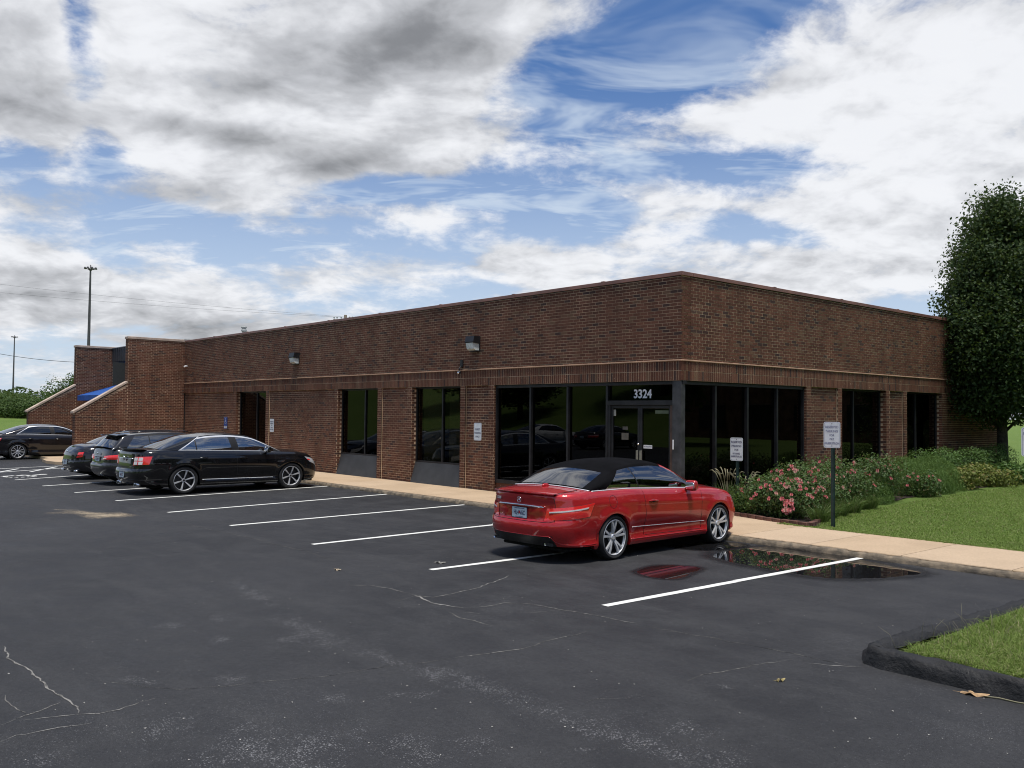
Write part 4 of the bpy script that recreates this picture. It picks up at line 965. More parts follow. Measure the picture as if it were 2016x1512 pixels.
class Car:
    """lofted car: local +y is forwards, x to the right, z up from the road"""
    def __init__(s, sp, label, cat, loc, rz, group=None):
        s.sp = sp; s.root = thing(sp['name'], label, cat, loc, rz, group); s.root.scale = (sp.get('sx', 1), sp.get('sy', 1), sp.get('sz', 1))
        s.W = sp['W']; s.zt = pchip(*zip(*sp['ztop'])); s.cr = pchip(*zip(*sp['crown'])); s.wp = pchip(*zip(*sp['wprof'])); s.plan = pchip(*zip(*sp['plan']))
        s.yr = pchip(*zip(*sp['rear'])); s.yf = pchip(*zip(*sp['front'])); s.z0 = sp.get('z0', .20)
        s.body()
    def zf(s, y, f): return s.z0+(s.zt(y)-s.z0)*f
    def half(s, y, f):
        w = s.W*s.wp(f)*s.plan(y); k = s.sp
        for ya in (k['ra'], k['fa']):                                    # wheel arch flare
            z = s.zf(y, f); dd = math.hypot(y-ya, z-k['R']); w += k.get('flare', .014)*math.exp(-((dd-k['R']*1.16)/.07)**2)
        # sculpted crease along the flank
        for (yy0, f0, yy1, f1, amp, wid) in k.get('crease', []):
            if min(yy0, yy1)-.3 < y < max(yy0, yy1)+.3:
                t = (y-yy0)/(yy1-yy0); fc = f0+(f1-f0)*t; fade = max(0, min(1, t*5+.5, (1-t)*5+.5)); d = f-fc
                w += amp*fade*math.exp(-(d/wid)**2)*(1 if d < 0 else .6)
        return w
    def arch(s, y):
        k = s.sp; z = s.z0
        for ya in (k['ra'], k['fa']):
            r = k['R']*k.get('archk', 1.11); q = r*r-(y-ya)**2
            if q > 0: z = max(z, k['R']*.98+math.sqrt(q))
        return z
    def body(s):
        sp = s.sp; n = sp.get('nr', 3.0); nf = sp.get('nf', 2.6); y0r, y0f = sp['y0r'], sp['y0f']; u1 = .5**(1/n); u2 = .5**(1/nf)
        cols = [('R', u1*i/9) for i in range(10)]+[('r', u1*(1-i/9)) for i in range(1, 9)]
        ys = set([y0r, y0f]); r = sp['R']*sp.get('archk', 1.11)
        for ya in (sp['ra'], sp['fa']):
            for i in range(25): ys.add(round(ya+r*math.cos(math.pi*i/24), 4))
            ys.add(ya+r+.012); ys.add(ya-r-.012)
        yy = y0r
        while yy < y0f: ys.add(round(yy, 4)); yy += .07
        for e in sp['cuts']: ys.add(e)
        ys = sorted(y for y in ys if y0r <= y <= y0f)
        keep = [ys[0]]
        for y in ys[1:]:
            if y-keep[-1] > .006 or y in sp['cuts']: keep.append(y)
        cols += [('S', y) for y in keep]
        cols += [('f', u2*i/8) for i in range(1, 9)]+[('F', u2*(1-i/9)) for i in range(1, 10)]
        s.cols = cols; fr = sp.get('rows') or [0, .03, .07, .12, .17, .22, .27, .32, .37, .42, .47, .51, .55, .59, .63, .67, .71, .75, .79, .83, .87, .90, .925, .945, .96, .972, .982, .99, 1]
        s.fr = fr
        def P(c, f):
            t, v = c
            if t == 'S': y = v; return [s.half(y, f), y]
            if t in 'Rr':
                a = y0r-s.yr(f); w = s.half(y0r, f)
                if t == 'R': return [v*w, y0r-a*(1-v**n)**(1/n)]
                return [w*(1-v**n)**(1/n), y0r-v*a]
            a = s.yf(f)-y0f; w = s.half(y0f, f)
            if t == 'F': return [v*w, y0f+a*(1-v**nf)**(1/nf)]
            return [w*(1-v**nf)**(1/nf), y0f+v*a]
        G = np.zeros((len(cols), len(fr), 3))
        s.bot = []
        for i, c in enumerate(cols):
            ymid = P(c, .3)[1]; zb = s.arch(ymid) if c[0] == 'S' else s.z0+ (sp.get('lip_r', 0) if c[0] in 'Rr' else sp.get('lip_f', 0))
            s.bot.append(zb)
            for j, f in enumerate(fr):
                y = P(c, f)[1]; zt = s.zt(y); z = s.z0+(zt-s.z0)*f
                ff = f
                if z < zb: z = zb; ff = (z-s.z0)/(zt-s.z0); 
                p = P(c, ff); G[i, j] = (p[0], p[1], z)
        s.G = G
        # arc coordinate of columns at mid height for decals
        mid = G[:, len(fr)//2]; s.arc = np.concatenate([[0], np.cumsum(np.linalg.norm(np.diff(mid[:, :2], axis=0), axis=1))])
        NK = 9; ks = [1-(k+1)/NK for k in range(NK)]
        cy0, cy1 = sp['cabin']                                            # y range under the greenhouse
        parts = {}
        def bucket(nm): return parts.setdefault(nm, MB())
        names = sp['panels']                                              # function (y, f, kind) -> part name
        for side in (1, -1):
            def vid(i, j): return (G[i, j, 0]*side, G[i, j, 1], G[i, j, 2])
            for i in range(len(cols)-1):
                kind = 'rear' if cols[i+1][0] in 'Rr' else ('front' if cols[i][0] in 'fF' else 'side')
                for j in range(len(fr)-1):
                    q = [vid(i, j), vid(i+1, j), vid(i+1, j+1), vid(i, j+1)]
                    if q[0][2] == q[3][2] and q[1][2] == q[2][2]: continue
                    ym = (q[0][1]+q[1][1])/2; fm = (fr[j]+fr[j+1])/2; xm = abs(q[0][0]+q[1][0])/2
                    nm = names(ym, fm, kind, xm)
                    if nm.startswith('door'): nm = (nm, side)
                    bucket(nm).add(q if side > 0 else q[::-1], [(0, 1, 2, 3)], True)
                # cap
                row = []
                for ii in (i, i+1):
                    x0, y, z = G[ii, -1]; cr = s.cr(y); L = [(x0*side, y, z)]
                    for kf in ks:
                        x = x0*kf; zz = z+cr*(1-kf*kf)
                        L.append((x*side, y, zz))
                    row.append(L)
                ym = (row[0][0][1]+row[1][0][1])/2
                for k in range(NK):
                    q = [row[0][k], row[1][k], row[1][k+1], row[0][k+1]]
                    incab = cy0 < ym < cy1 and k > 0
                    if incab: q = [(x, y, z-.10 if kk else z) for kk, (x, y, z) in enumerate(q)] if False else [(x, y, z-.09) for (x, y, z) in q]
                    nm = 'cabin_floor' if incab else names(ym, 1.0, 'hood' if ym > cy1 else ('deck' if ym < cy0 else 'side'), abs(q[0][0]+q[2][0])/2)
                    if nm.startswith('door'): nm = (nm, side)
                    bucket(nm).add(q if side > 0 else q[::-1], [(0, 1, 2, 3)], True)
        s.parts = {}
        for nm, mb in parts.items():
            mat = M['cabin'] if nm == 'cabin_floor' else (sp['pmats'].get(nm) or sp['paint'])
            s.parts[nm] = mb.build('door' if isinstance(nm, tuple) else nm, mat, s.root, sharp=sp.get('sharp', 38), weld=True)
        # arch lips, wheel wells, underbody
        m = MB()
        for side in (1, -1):
            for i in range(len(cols)-1):
                a, b = G[i, 0], G[i+1, 0]
                if s.bot[i] > s.z0+.002 or s.bot[i+1] > s.z0+.002:
                    m.add([(a[0]*side, a[1], a[2]), (b[0]*side, b[1], b[2]), ((b[0]-.06)*side, b[1], b[2]+.004), ((a[0]-.06)*side, a[1], a[2]+.004)], [(0, 1, 2, 3)], True)
        m.build('arch_lip', sp.get('lipmat') or sp['paint'], s.root, weld=True)
        m = MB(); r = sp['R']*1.17
        for ya in (sp['ra'], sp['fa']):
            for side in (1, -1):
                x1 = side*(s.half(ya, .5)-.03); x0 = side*(s.W-.36)
                arc = [(ya+r*math.cos(math.radians(-8+196*i/20)), sp['R']+r*math.sin(math.radians(-8+196*i/20))) for i in range(21)]
                for (p, q) in zip(arc[:-1], arc[1:]): m.add([(x0, *p), (x0, *q), (x1, *q), (x1, *p)], [(0, 1, 2, 3)], True)
                m.add([(x0, *p) for p in arc], [tuple(range(21))])
        m.build('wheel_well', M['under'], s.root)
        m = MB(); m.bbox(-s.W*.74, s.W*.74, s.yr(.1)+.25, s.yf(.1)-.2, s.z0-.03, s.z0+.02, .02); m.bbox(-s.W*.93, s.W*.93, sp['ra']+r+.02, sp['fa']-r-.02, s.z0-.012, s.z0+.03, .01); m.build('underbody', M['under'], s.root)
    # ---- sampling the shell
    def pt(s, a, f, off=0, side=1):
        """a = arc length from the rear centre at mid height, f = height fraction"""
        i = int(min(max(np.searchsorted(s.arc, a)-1, 0), len(s.arc)-2)); t = (a-s.arc[i])/(s.arc[i+1]-s.arc[i])
        def row(f):
            j = int(min(max(np.searchsorted(s.fr, f)-1, 0), len(s.fr)-2)); u = (f-s.fr[j])/(s.fr[j+1]-s.fr[j])
            return (s.G[i, j]*(1-u)+s.G[i, j+1]*u)*(1-t)+(s.G[i+1, j]*(1-u)+s.G[i+1, j+1]*u)*t
        p = row(f)
        if off:
            e = .02; pa = s.pt(a+e, f); pb = s.pt(a-e, f); pu = s.pt(a, min(f+.02, 1)); pd = s.pt(a, max(f-.02, 0)); 
            n = np.cross(pa-pb, pu-pd); n /= np.linalg.norm(n)+1e-9; p = p+n*off
        return p if side > 0 else p*np.array([-1, 1, 1])
    def a_y(s, y):   # arc position of a point on the flank
        mid = s.G[:, len(s.fr)//2]; return float(np.interp(y, mid[:, 1], s.arc))
    def a_x(s, x):   # arc position of a point on the tail
        mid = s.G[:20, len(s.fr)//2]; return float(np.interp(x, mid[:, 0], s.arc[:20]))
    def a_xf(s, x):  # arc position of a point on the nose
        mid = s.G[-18:, len(s.fr)//2][::-1]; return float(np.interp(x, mid[:, 0], s.arc[-18:][::-1]))
    def decal(s, name, quad, mat, off=.004, thick=.008, nu=14, nv=5, sides=(1, -1), parent=None, bulge=0, curve=None):
        """panel lying on the shell; quad = (a,f) corners: bottom-rear, bottom-front, top-front, top-rear"""
        out = []
        for side in sides:
            m = MB(); (a0, f0), (a1, f1), (a2, f2), (a3, f3) = quad; N = nu+1; V = []
            for lay in (0, 1):
                for i in range(nu+1):
                    for j in range(nv+1):
                        u, v = i/nu, j/nv; a = (a0*(1-u)+a1*u)*(1-v)+(a3*(1-u)+a2*u)*v; f = (f0*(1-u)+f1*u)*(1-v)+(f3*(1-u)+f2*u)*v
                        o = off+bulge*math.sin(math.pi*u)*math.sin(math.pi*v)
                        if lay: o = off-thick
                        V.append(tuple(s.pt(a, f, o, side)))
            nv1 = nv+1; fs = [(i*nv1+j, (i+1)*nv1+j, (i+1)*nv1+j+1, i*nv1+j+1) for i in range(nu) for j in range(nv)]
            k = (nu+1)*nv1
            rim = [i*nv1 for i in range(nu+1)]+[nu*nv1+j for j in range(1, nv1)]+[i*nv1+nv for i in range(nu-1, -1, -1)]+[j for j in range(nv-1, 0, -1)]
            m.add(V, fs, True); m.add([V[q] for q in rim]+[V[k+q] for q in rim], [(i, (i+1) % len(rim), len(rim)+(i+1) % len(rim), len(rim)+i) for i in range(len(rim))])
            out.append(m.build(name, mat, parent or s.root))
        return out
    def seam(s, pts, name='panel_gap', w=.004, mat=None, sides=(1, -1), off=.0015, parent=None, r=None):
        for side in sides:
            P = []
            for (a, f), (b, g) in zip(pts[:-1], pts[1:]):
                k = max(2, int((abs(a-b)+abs(f-g)*.7)/.04))
                for i in range(k): P.append(s.pt(a+(b-a)*i/k, f+(g-f)*i/k, off, side))
            P.append(s.pt(*pts[-1], off, side)); MB().tube(P, r or w, 5).build(name, mat or M['black'], parent or s.root)
    # ---- greenhouse
    def greenhouse(s, gh):
        zr = pchip(*zip(*gh['zr'])); wr = pchip(*zip(*gh['wr'])); rc = pchip(*zip(*gh['rc'])); keys = gh['keys']; sub = gh['sub']
        T = sorted(set(gh['t'])); inset = gh.get('inset', .035)
        def P(yb, yt, t, side, bow):
            if t <= 1:
                y = yb+(yt-yb)*t; zb = s.zt(y)+.002
                zz = zr(y) if t == 1 else zr(yb+(yt-yb)*1); 
                zz = zr(yt); zb = s.zt(yb)+.002
                # collapse towards the ends
                z = zb+(zz-zb)*t; wb = s.half(min(max(yb, s.sp['y0r']), s.sp['y0f']), 1.0)-inset; w1 = min(wr(yt), wb)
                x = wb+(w1-wb)*(t**1.15)+gh.get('bulge', .02)*math.sin(math.pi*t)*min(1, (zz-zb)/.2)
                return (x*side, y, z)
            v = t-1; wb = s.half(min(max(yb, s.sp['y0r']), s.sp['y0f']), 1.0)-inset; w1 = min(wr(yt), wb); x = w1*(1-v)
            k = 1-(x/w1)**2
            return (x*side, yt+bow*k, zr(yt)+rc(yt)*k)
        cols = []
        for k in range(len(keys)-1):
            (b0, t0), (b1, t1) = keys[k], keys[k+1]; N = sub[k]
            for i in range(N+(k == len(keys)-2)): u = i/N; cols.append((k, b0+(b1-b0)*u, t0+(t1-t0)*u))
        bow = pchip(*zip(*gh['bow'])); parts = {}
        for side in (1, -1):
            V = [[P(yb, yt, t, side, bow(yt)) for t in T] for (_, yb, yt) in cols]
            for i in range(len(cols)-1):
                for j in range(len(T)-1):
                    nm = gh['part'](cols[i][0], (T[j]+T[j+1])/2)
                    if nm is None: continue
                    key = nm if nm in gh['whole'] else (nm, side)
                    q = [V[i][j], V[i+1][j], V[i+1][j+1], V[i][j+1]]
                    parts.setdefault(key, MB()).add(q if side > 0 else q[::-1], [(0, 1, 2, 3)], True)
        s.ghp = {}
        for key, mb in parts.items():
            nm = key if isinstance(key, str) else key[0]
            s.ghp[key] = mb.build(nm.rstrip('0123456789').rstrip('_'), gh['mats'][nm], s.root, sharp=50, weld=True)
        s.ghP = lambda yb, yt, t, side: P(yb, yt, t, side, bow(yt))
    def wheels(s, style, W, rimmat, accmat, steer=0):
        sp = s.sp; d = wheel_set(style, sp['R'], W, rimmat, accmat)
        for ya in (sp['ra'], sp['fa']):
            for side in (1, -1):
                xo = s.W+sp.get('poke', -.012)-W/2
                w = part('wheel', d['disc'], None, s.root, (side*xo, ya, sp['R'])); w.rotation_euler = (math.radians(random.uniform(0, 60)) if style == 'ten' else math.radians(sp.get('wrot', 0)), 0, 0 if side > 0 else math.pi)
                if ya == sp['fa'] and steer: w.rotation_euler[2] += steer
                for k, nm in (('tyre', 'tyre'), ('rim', 'rim'), ('accent', 'hub_cap'), ('back', 'rim_back')): part(nm, d[k], None, w)
    def seats(s, y_front, y_rear, z, head=.32, two=True, mat=None):
        mat = mat or M['seat']
        for x in (-.36, .36):
            m = MB(); R = Matrix.Rotation(math.radians(-14), 3, 'X'); m.sup((x, y_front, z+.02), (.25, .09, .36), .5, .6, 10, 14, R); m.sup((x, y_front-.10, z+.46), (.14, .06, .10), .6, .7, 8, 12); m.build('seat', mat, s.root)
        m = MB(); m.sup((0, y_rear, z-.06), (.62, .10, .30), .4, .3, 10, 20, Matrix.Rotation(math.radians(-20), 3, 'X'))
        if two:
            for x in (-.36, .36): m.sup((x, y_rear-.06, z+.26), (.13, .05, .09), .6, .7, 8, 12)
        m.build('rear_seat', mat, s.root)
        m = MB(); m.sup((-.36, y_front+.62, z+.05), (.02, .02, .02)); m.lathe([(.17, -.012), (.185, 0), (.17, .012)], 'y', 24, (-.36, y_front+.58, z+.03)); m.build('steering_wheel', M['cabin'], s.root)
        m = MB(); m.sup((0, y_front+.95, z-.06), (.66, .22, .12), .5, .4, 10, 20); m.build('dashboard', M['cabin'], s.root)
    def mirrors(s, y, z, x, mat, w=.11):
        for side in (1, -1):
            h = part('mirror', MB().sup((side*(x+.10), y, z), (w, .060, .085), .5, .6, 12, 18).mesh('mirror', 60), mat, s.root)
            MB().tube([(side*(x-.03), y+.03, z-.05), (side*(x+.04), y+.015, z-.05), (side*(x+.08), y, z-.03)], .022, 8).build('mirror_arm', M['trim'], h)
            g = MB(); g.sup((side*(x+.10), y-.050, z), (w*.86, .010, .056), .5, .5, 8, 16); g.build('mirror_glass', M['chrome'], h)
    def handle(s, y, f, mat, door=None, L=.20):
        for side in (1, -1):
            a = s.a_y(y)
            m = MB(); P = [s.pt(a-L/2+L*i/8, f, .010+.020*math.sin(math.pi*min(max((i-1)/6, 0), 1)), side) for i in range(9)]
            m.tube(P, [.008, .013, .014, .014, .014, .014, .014, .013, .008], 8); h = m.build('door_handle', mat, s.parts.get((door, side)) or s.root)
            m = MB(); c = s.pt(a+.01, f, -.001, side); m.sup(c, (.012, .06, .026), 1, 1, 8, 14); m.build('handle_cup', M['black'], h)

def plate(car, y, z, txt, w=.31, h=.155, tilt=0, x=0, parent=None):
    e = part('number_plate', MB().bbox(-w/2, w/2, -.004, .004, -h/2, h/2, .002).mesh('plate'), M['plate'], parent or car.root, (x, y, z)); e.rotation_euler = (tilt, 0, 0)
    a = MB(); a.add([], []); 
    if txt:
        o = part('lettering', text_mesh(txt, .092, extrude=.0006, xscale=.66, bold=.0015), M['signink'], e, (0, -.0055, -.008)); o.rotation_euler = (math.pi/2, 0, 0)
        m = MB(); m.box(-.012, .012, -.0052, -.0045, -.02, .02); m.build('sticker', M['lampred'], e)
        MB().box(-.10, .10, -.0052, -.0045, .050, .066).build('small_print', M['signpale'], e); MB().box(-.08, .08, -.0052, -.0045, -.070, -.058).build('small_print', M['signpale'], e)
    fr_ = MB(); fr_.tube([(-w/2, -.004, -h/2), (w/2, -.004, -h/2), (w/2, -.004, h/2), (-w/2, -.004, h/2)], .005, 6, True); fr_.build('plate_frame', M['trim'], e)
    return e

# ---------------------------------------------------------------- red convertible
def red_panels(y, f, kind, x):
    if kind == 'rear':
        if f < .25 and x < .60: return 'diffuser'
        if f < .175: return 'rear_bumper'
        if f < .50: return 'rear_bumper'
        return 'boot_lid' if x < .60 else 'body'
    if kind == 'deck': return 'boot_lid' if x < .62 else 'body'
    if kind == 'front': return 'front_bumper' if f < .80 else 'body'
    if kind == 'hood': return 'bonnet' if x < .62 else 'body'
    if kind == 'side':
        if -.66 < y < .88 and f > .13: return 'door'
        if y < -1.80 and f < .46: return 'rear_bumper'
    return 'body'
RED = dict(name='convertible', W=.893, R=.325, ra=-1.38, fa=1.38, archk=1.10, z0=.185, y0r=-1.78, y0f=1.72, nr=3.1, nf=2.5, flare=.016, sharp=34, lip_r=.06,
  ztop=[(-2.6, .955), (-2.44, .968), (-2.2, .985), (-1.75, 1.005), (-1.1, 1.010), (-.4, .985), (.4, .955), (1.0, .925), (1.5, .885), (1.9, .795), (2.12, .68), (2.3, .58)],
  crown=[(-2.6, .005), (-2.40, .022), (-2.0, .040), (-1.5, .040), (0, .03), (1.0, .065), (1.6, .07), (2.0, .05), (2.3, .02)],
  wprof=[(0, .945), (.04, .968), (.10, .982), (.14, .955), (.20, .955), (.40, .985), (.55, 1.0), (.70, .995), (.80, .985), (.90, .968), (.96, .935), (1, .895)],
  plan=[(-2.6, .94), (-1.8, .972), (-1.38, .995), (-.6, 1.0), (.5, .995), (1.38, .985), (1.75, .965), (2.3, .9)],
  rear=[(f_, y_-.07) for f_, y_ in [(0, -2.18), (.06, -2.34), (.14, -2.40), (.20, -2.445), (.30, -2.475), (.42, -2.485), (.50, -2.470), (.525, -2.435), (.56, -2.425), (.70, -2.415), (.82, -2.405), (.92, -2.415), (.97, -2.415), (.99, -2.40), (1, -2.375)]],
  front=[(0, 2.06), (.12, 2.18), (.25, 2.22), (.5, 2.215), (.75, 2.16), (.9, 2.08), (1, 2.0)],
  crease=[(-1.9, .80, 1.5, .74, .010, .045), (-.9, .34, 1.0, .30, -.012, .09)], cuts=[-.66, .88, -1.1],
  cabin=(-1.80, .86), panels=red_panels, pmats={'diffuser': M['trim']}, paint=M['red'], poke=-.004, wrot=0, sy=.958, sx=1.0, sz=.995)
rc = Car(RED, 'red two-door convertible with closed black canvas roof, nearest the camera', 'car', (1.85, -3.77, LZ), math.radians(2.0))
def red_gh(k, t):
    if k == 0: return 'roof' if t < 1.14 else 'rear_window'
    if k == 1: return 'roof'
    if k in (2, 4, 5):
        if t < .035: return 'belt_trim'
        if t < .90: return 'window_%d' % (1 if k == 2 else 2)
        if k == 5 and t < 1: return 'windscreen_pillar'
        if k == 5: return 'windscreen_pillar' if t < 1.09 else 'windscreen'
        return 'roof'
    if k == 3:
        if t < .035: return 'belt_trim'
        return 'divider' if t < .9 else 'roof'
    return None
rc.greenhouse(dict(zr=[(-1.88, 1.012), (-1.62, 1.115), (-1.35, 1.225), (-1.05, 1.308), (-.7, 1.350), (-.3, 1.355), (.06, 1.325), (.3, 1.245), (.6, 1.10), (.94, .938)],
  wr=[(-1.9, .74), (-1.4, .695), (-.8, .63), (.06, .59), (.4, .64), (.95, .76)], rc=[(-1.9, .035), (-1.4, .060), (-.8, .066), (-.2, .062), (.1, .058), (.5, .06), (.95, .03)],
  bow=[(-1.9, -.03), (-1.4, -.06), (-1.0, 0), (-.2, 0), (.08, .06), (.95, .16)],
  keys=[(-1.82, -1.82), (-1.62, -1.34), (-1.47, -1.06), (-.69, -.85), (-.66, -.82), (.16, .06), (.92, .90)], sub=[14, 6, 16, 1, 14, 22],
  t=[0, .035, .15, .3, .45, .6, .75, .9, .95, 1, 1.04, 1.09, 1.14, 1.26, 1.35, 1.5, 1.65, 1.8, 1.9, 2], part=red_gh, inset=.028, bulge=.040, whole={'roof', 'rear_window', 'windscreen'},
  mats=dict(roof=M['fabric'], rear_window=M['rearglass'], belt_trim=M['trimbright'], window_1=M['carglass'], window_2=M['carglass'], windscreen_pillar=M['red'], windscreen=M['carglass'], divider=M['trim'])))
rc.wheels('twin', .245, M['alloy'], M['chrome'])
rc.seats(-.35, -1.15, .74, mat=pmat('beige seat', (.20, .17, .14), .6)); rc.mirrors(.50, .995, .83, M['red'], .10)
def red_details(c):
    ay, ax = c.a_y, c.a_x
    # tail lamps wrap the corner
    L = c.decal('tail_lamp', [(ax(.46), .535), (ay(-1.93), .585), (ay(-1.82), .815), (ax(.50), .760)], M['lampred'], .006, .012, 22, 8, bulge=.010)
    lq = [(ax(.46), .535), (ay(-1.93), .585), (ay(-1.82), .815), (ax(.50), .760)]; c.seam(lq+[lq[0]], 'lamp_gap', r=.0028, off=.004)
    for side, l in zip((1, -1), L):
        c.decal('lamp_strip', [(ax(.54), .675), (ay(-1.98), .725), (ay(-1.96), .752), (ax(.54), .700)], M['lampwhite'], .0175, .008, 20, 2, (side,), l)
    lid = c.parts['boot_lid']
    # spoiler lip, chrome grip strip, number plate recess
    m = MB(); N = 24
    for i in range(N+1):
        x = -.61+1.22*i/N; u = abs(x)/.70; yb = -2.505+.12*u**2.6; z = .972-.012*u**2
        m.v += [(x, yb+.10, z+.004+.018*(1-u*u)), (x, yb+.03, z+.014), (x, yb-.004, z+.020), (x, yb-.006, z+.010), (x, yb+.01, z-.006)]
    for i in range(N):
        for k in range(4): m.f.append((5*i+k, 5*i+5+k, 5*i+6+k, 5*i+1+k)); m.sm.append(True); m.mi.append(0)
    m.build('spoiler_lip', M['red'], lid, 45)
    st = MB(); P = [(x, -2.516+.085*(abs(x)/.6)**2.6, .800-.010*(x/.5)**2) for x in [-.47+.94*i/20 for i in range(21)]]
    st.tube(P, [.004]+[.0135]*19+[.004], 8); st.build('chrome_strip', M['chrome'], lid)
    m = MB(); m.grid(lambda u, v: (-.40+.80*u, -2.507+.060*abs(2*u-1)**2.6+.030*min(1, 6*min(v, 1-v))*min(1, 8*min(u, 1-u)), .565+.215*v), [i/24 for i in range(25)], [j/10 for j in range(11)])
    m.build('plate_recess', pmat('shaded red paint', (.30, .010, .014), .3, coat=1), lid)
    plate(c, -2.498, .690, 'HL4 V6C', parent=lid)
    # star badge, script
    st = MB(); cc = Vector((0, -2.508, .872)); st.lathe([(.034, -.003), (.039, -.006), (.044, -.003), (.039, .002)], 'y', 28, cc, closed=True)
    for k in range(3):
        a = math.pi/2+2*math.pi*k/3; t = Vector((math.cos(a), 0, math.sin(a))); n = Vector((-t.z, 0, t.x)); p = cc+t*.040
        st.add([cc+n*.008+Vector((0, -.002, 0)), cc-n*.008+Vector((0, -.002, 0)), p+Vector((0, -.003, 0)), cc+Vector((0, -.009, 0))], [(0, 2, 3), (1, 3, 2), (0, 3, 1)])
    st.build('star_badge', M['chrome'], lid)
    o = part('lettering', text_mesh('E350', .050, extrude=.002, xscale=.95, bold=.002), M['alloy'], lid, (-.46, -2.472, .868)); o.rotation_euler = (math.pi/2, 0, -.16)
    MB().sup((0, -1.95, 1.050), (.022, .075, .030), .9, .8, 10, 14).build('aerial_fin', M['red'], lid)
    # boot shut lines, bumper crease, exhausts
    c.seam([(ax(.62), .52), (ax(.615), .75), (ax(.62), 1.0)], sides=(1, -1)); c.seam([(ax(.0), .512), (ax(.55), .512), (ax(.62), .53)])
    for side in (1, -1):
        P = [(side*.62, y, c.zt(y)+c.cr(y)*(1-(.62/(.80))**2)+.002) for y in [-2.430+.045*i for i in range(12)]]
        MB().tube(P, .004, 5).build('panel_gap', M['black'], c.root)
        ex = MB(); cx = .53*side; rr = [(-.085, -.02), (.07, -.02), (.09, .0), (.075, .024), (-.06, .026), (-.088, .008)]
        ex.add([(cx+side*u, -2.435, .275+v) for u, v in rr]+[(cx+side*u*.82, -2.425, .275+v*.74) for u, v in rr]+[(cx+side*u*.8, -2.320, .275+v*.7) for u, v in rr], [(i, (i+1) % 6, 6+(i+1) % 6, 6+i) for i in range(6)])
        ex.build('exhaust_tip', M['chrome'], c.root)
        ex = MB(); ex.add([(cx+side*u*.82, -2.424, .275+v*.74) for u, v in rr], [tuple(range(6))]); ex.build('exhaust_mouth', M['black'], c.root)
    c.seam([(ax(0), .262), (ax(.56), .262), (ax(.60), .24), (ax(.63), .16), (ax(.70), .12), (ay(-2.05), .10), (ay(-1.78), .10)], 'bumper_crease', r=.006, mat=M['red'])
    c.decal('reflector', [(ax(.60), .41), (ax(.60)+.001, .41), (ax(.60)+.001, .43), (ax(.60), .43)], M['lampred'], .001, .001, 1, 1)
    # flank: door shut lines, side strip, filler cap, rubbing strip, sill crease
    for y in (-.66, .88): c.seam([(ay(y), .15), (ay(y)+(.02 if y < 0 else -.02), .55), (ay(y)-(.02 if y < 0 else -.0), .995)], r=.0026)
    c.seam([(ay(-.64), .15), (ay(.88), .135)], r=.0026)
    c.seam([(ay(-.96), .315), (ay(.96), .292)], 'side_strip', mat=M['trimbright'], r=.005, off=.004)
    c.seam([(ay(-1.0), .10), (ay(1.0), .10)], 'sill_edge', mat=M['red'], r=.010, off=-.002)
    P = [(ay(-1.42)+.085*math.cos(2*math.pi*i/24), .80+.110*math.sin(2*math.pi*i/24)) for i in range(25)]; c.seam(P, 'filler_cap', sides=(1,), r=.002)
    c.handle(-.46, .775, M['red'], 'door', .23)
    # headlamps, side marker, grille
    c.decal('headlamp', [(ay(1.95), .66), (c.a_xf(.40), .52), (c.a_xf(.42), .86), (ay(1.80), .93)], M['headlamp'], .005, .01, 16, 6)
    c.decal('side_marker', [(ay(1.93), .52), (ay(2.02), .53), (ay(2.02), .66), (ay(1.93), .62)], M['lampamber'], .005, .008, 5, 3)
    c.decal('grille', [(c.a_xf(.36), .30), (c.a_xf(.0), .30), (c.a_xf(.0), .72), (c.a_xf(.30), .72)], M['trim'], .004, .01, 8, 6)
    c.seam([(ay(-1.80), 1.0), (ay(.86), 1.0)], 'belt_strip', mat=M['trimbright'], r=.009, off=.0)
    P = []
    for i in range(25): 
        u = -1+2*i/24; x = .765*u; P.append((x, -1.835-.05*(1-u*u), c.zt(-1.84)+.008+c.cr(-1.84)*(1-u*u)))
    MB().tube(P, .010, 6).build('belt_strip', M['trimbright'], c.root)
    # bonnet shut line, mirrors' sail panels
    for side in (1, -1):
        P = [(side*.62, y, c.zt(y)+c.cr(y)*(1-(.62/(c.half(y, 1.0)))**2)+.002) for y in [1.05+.07*i for i in range(11)]]
        MB().tube(P, .004, 5).build('panel_gap', M['black'], c.root)
red_details(rc)

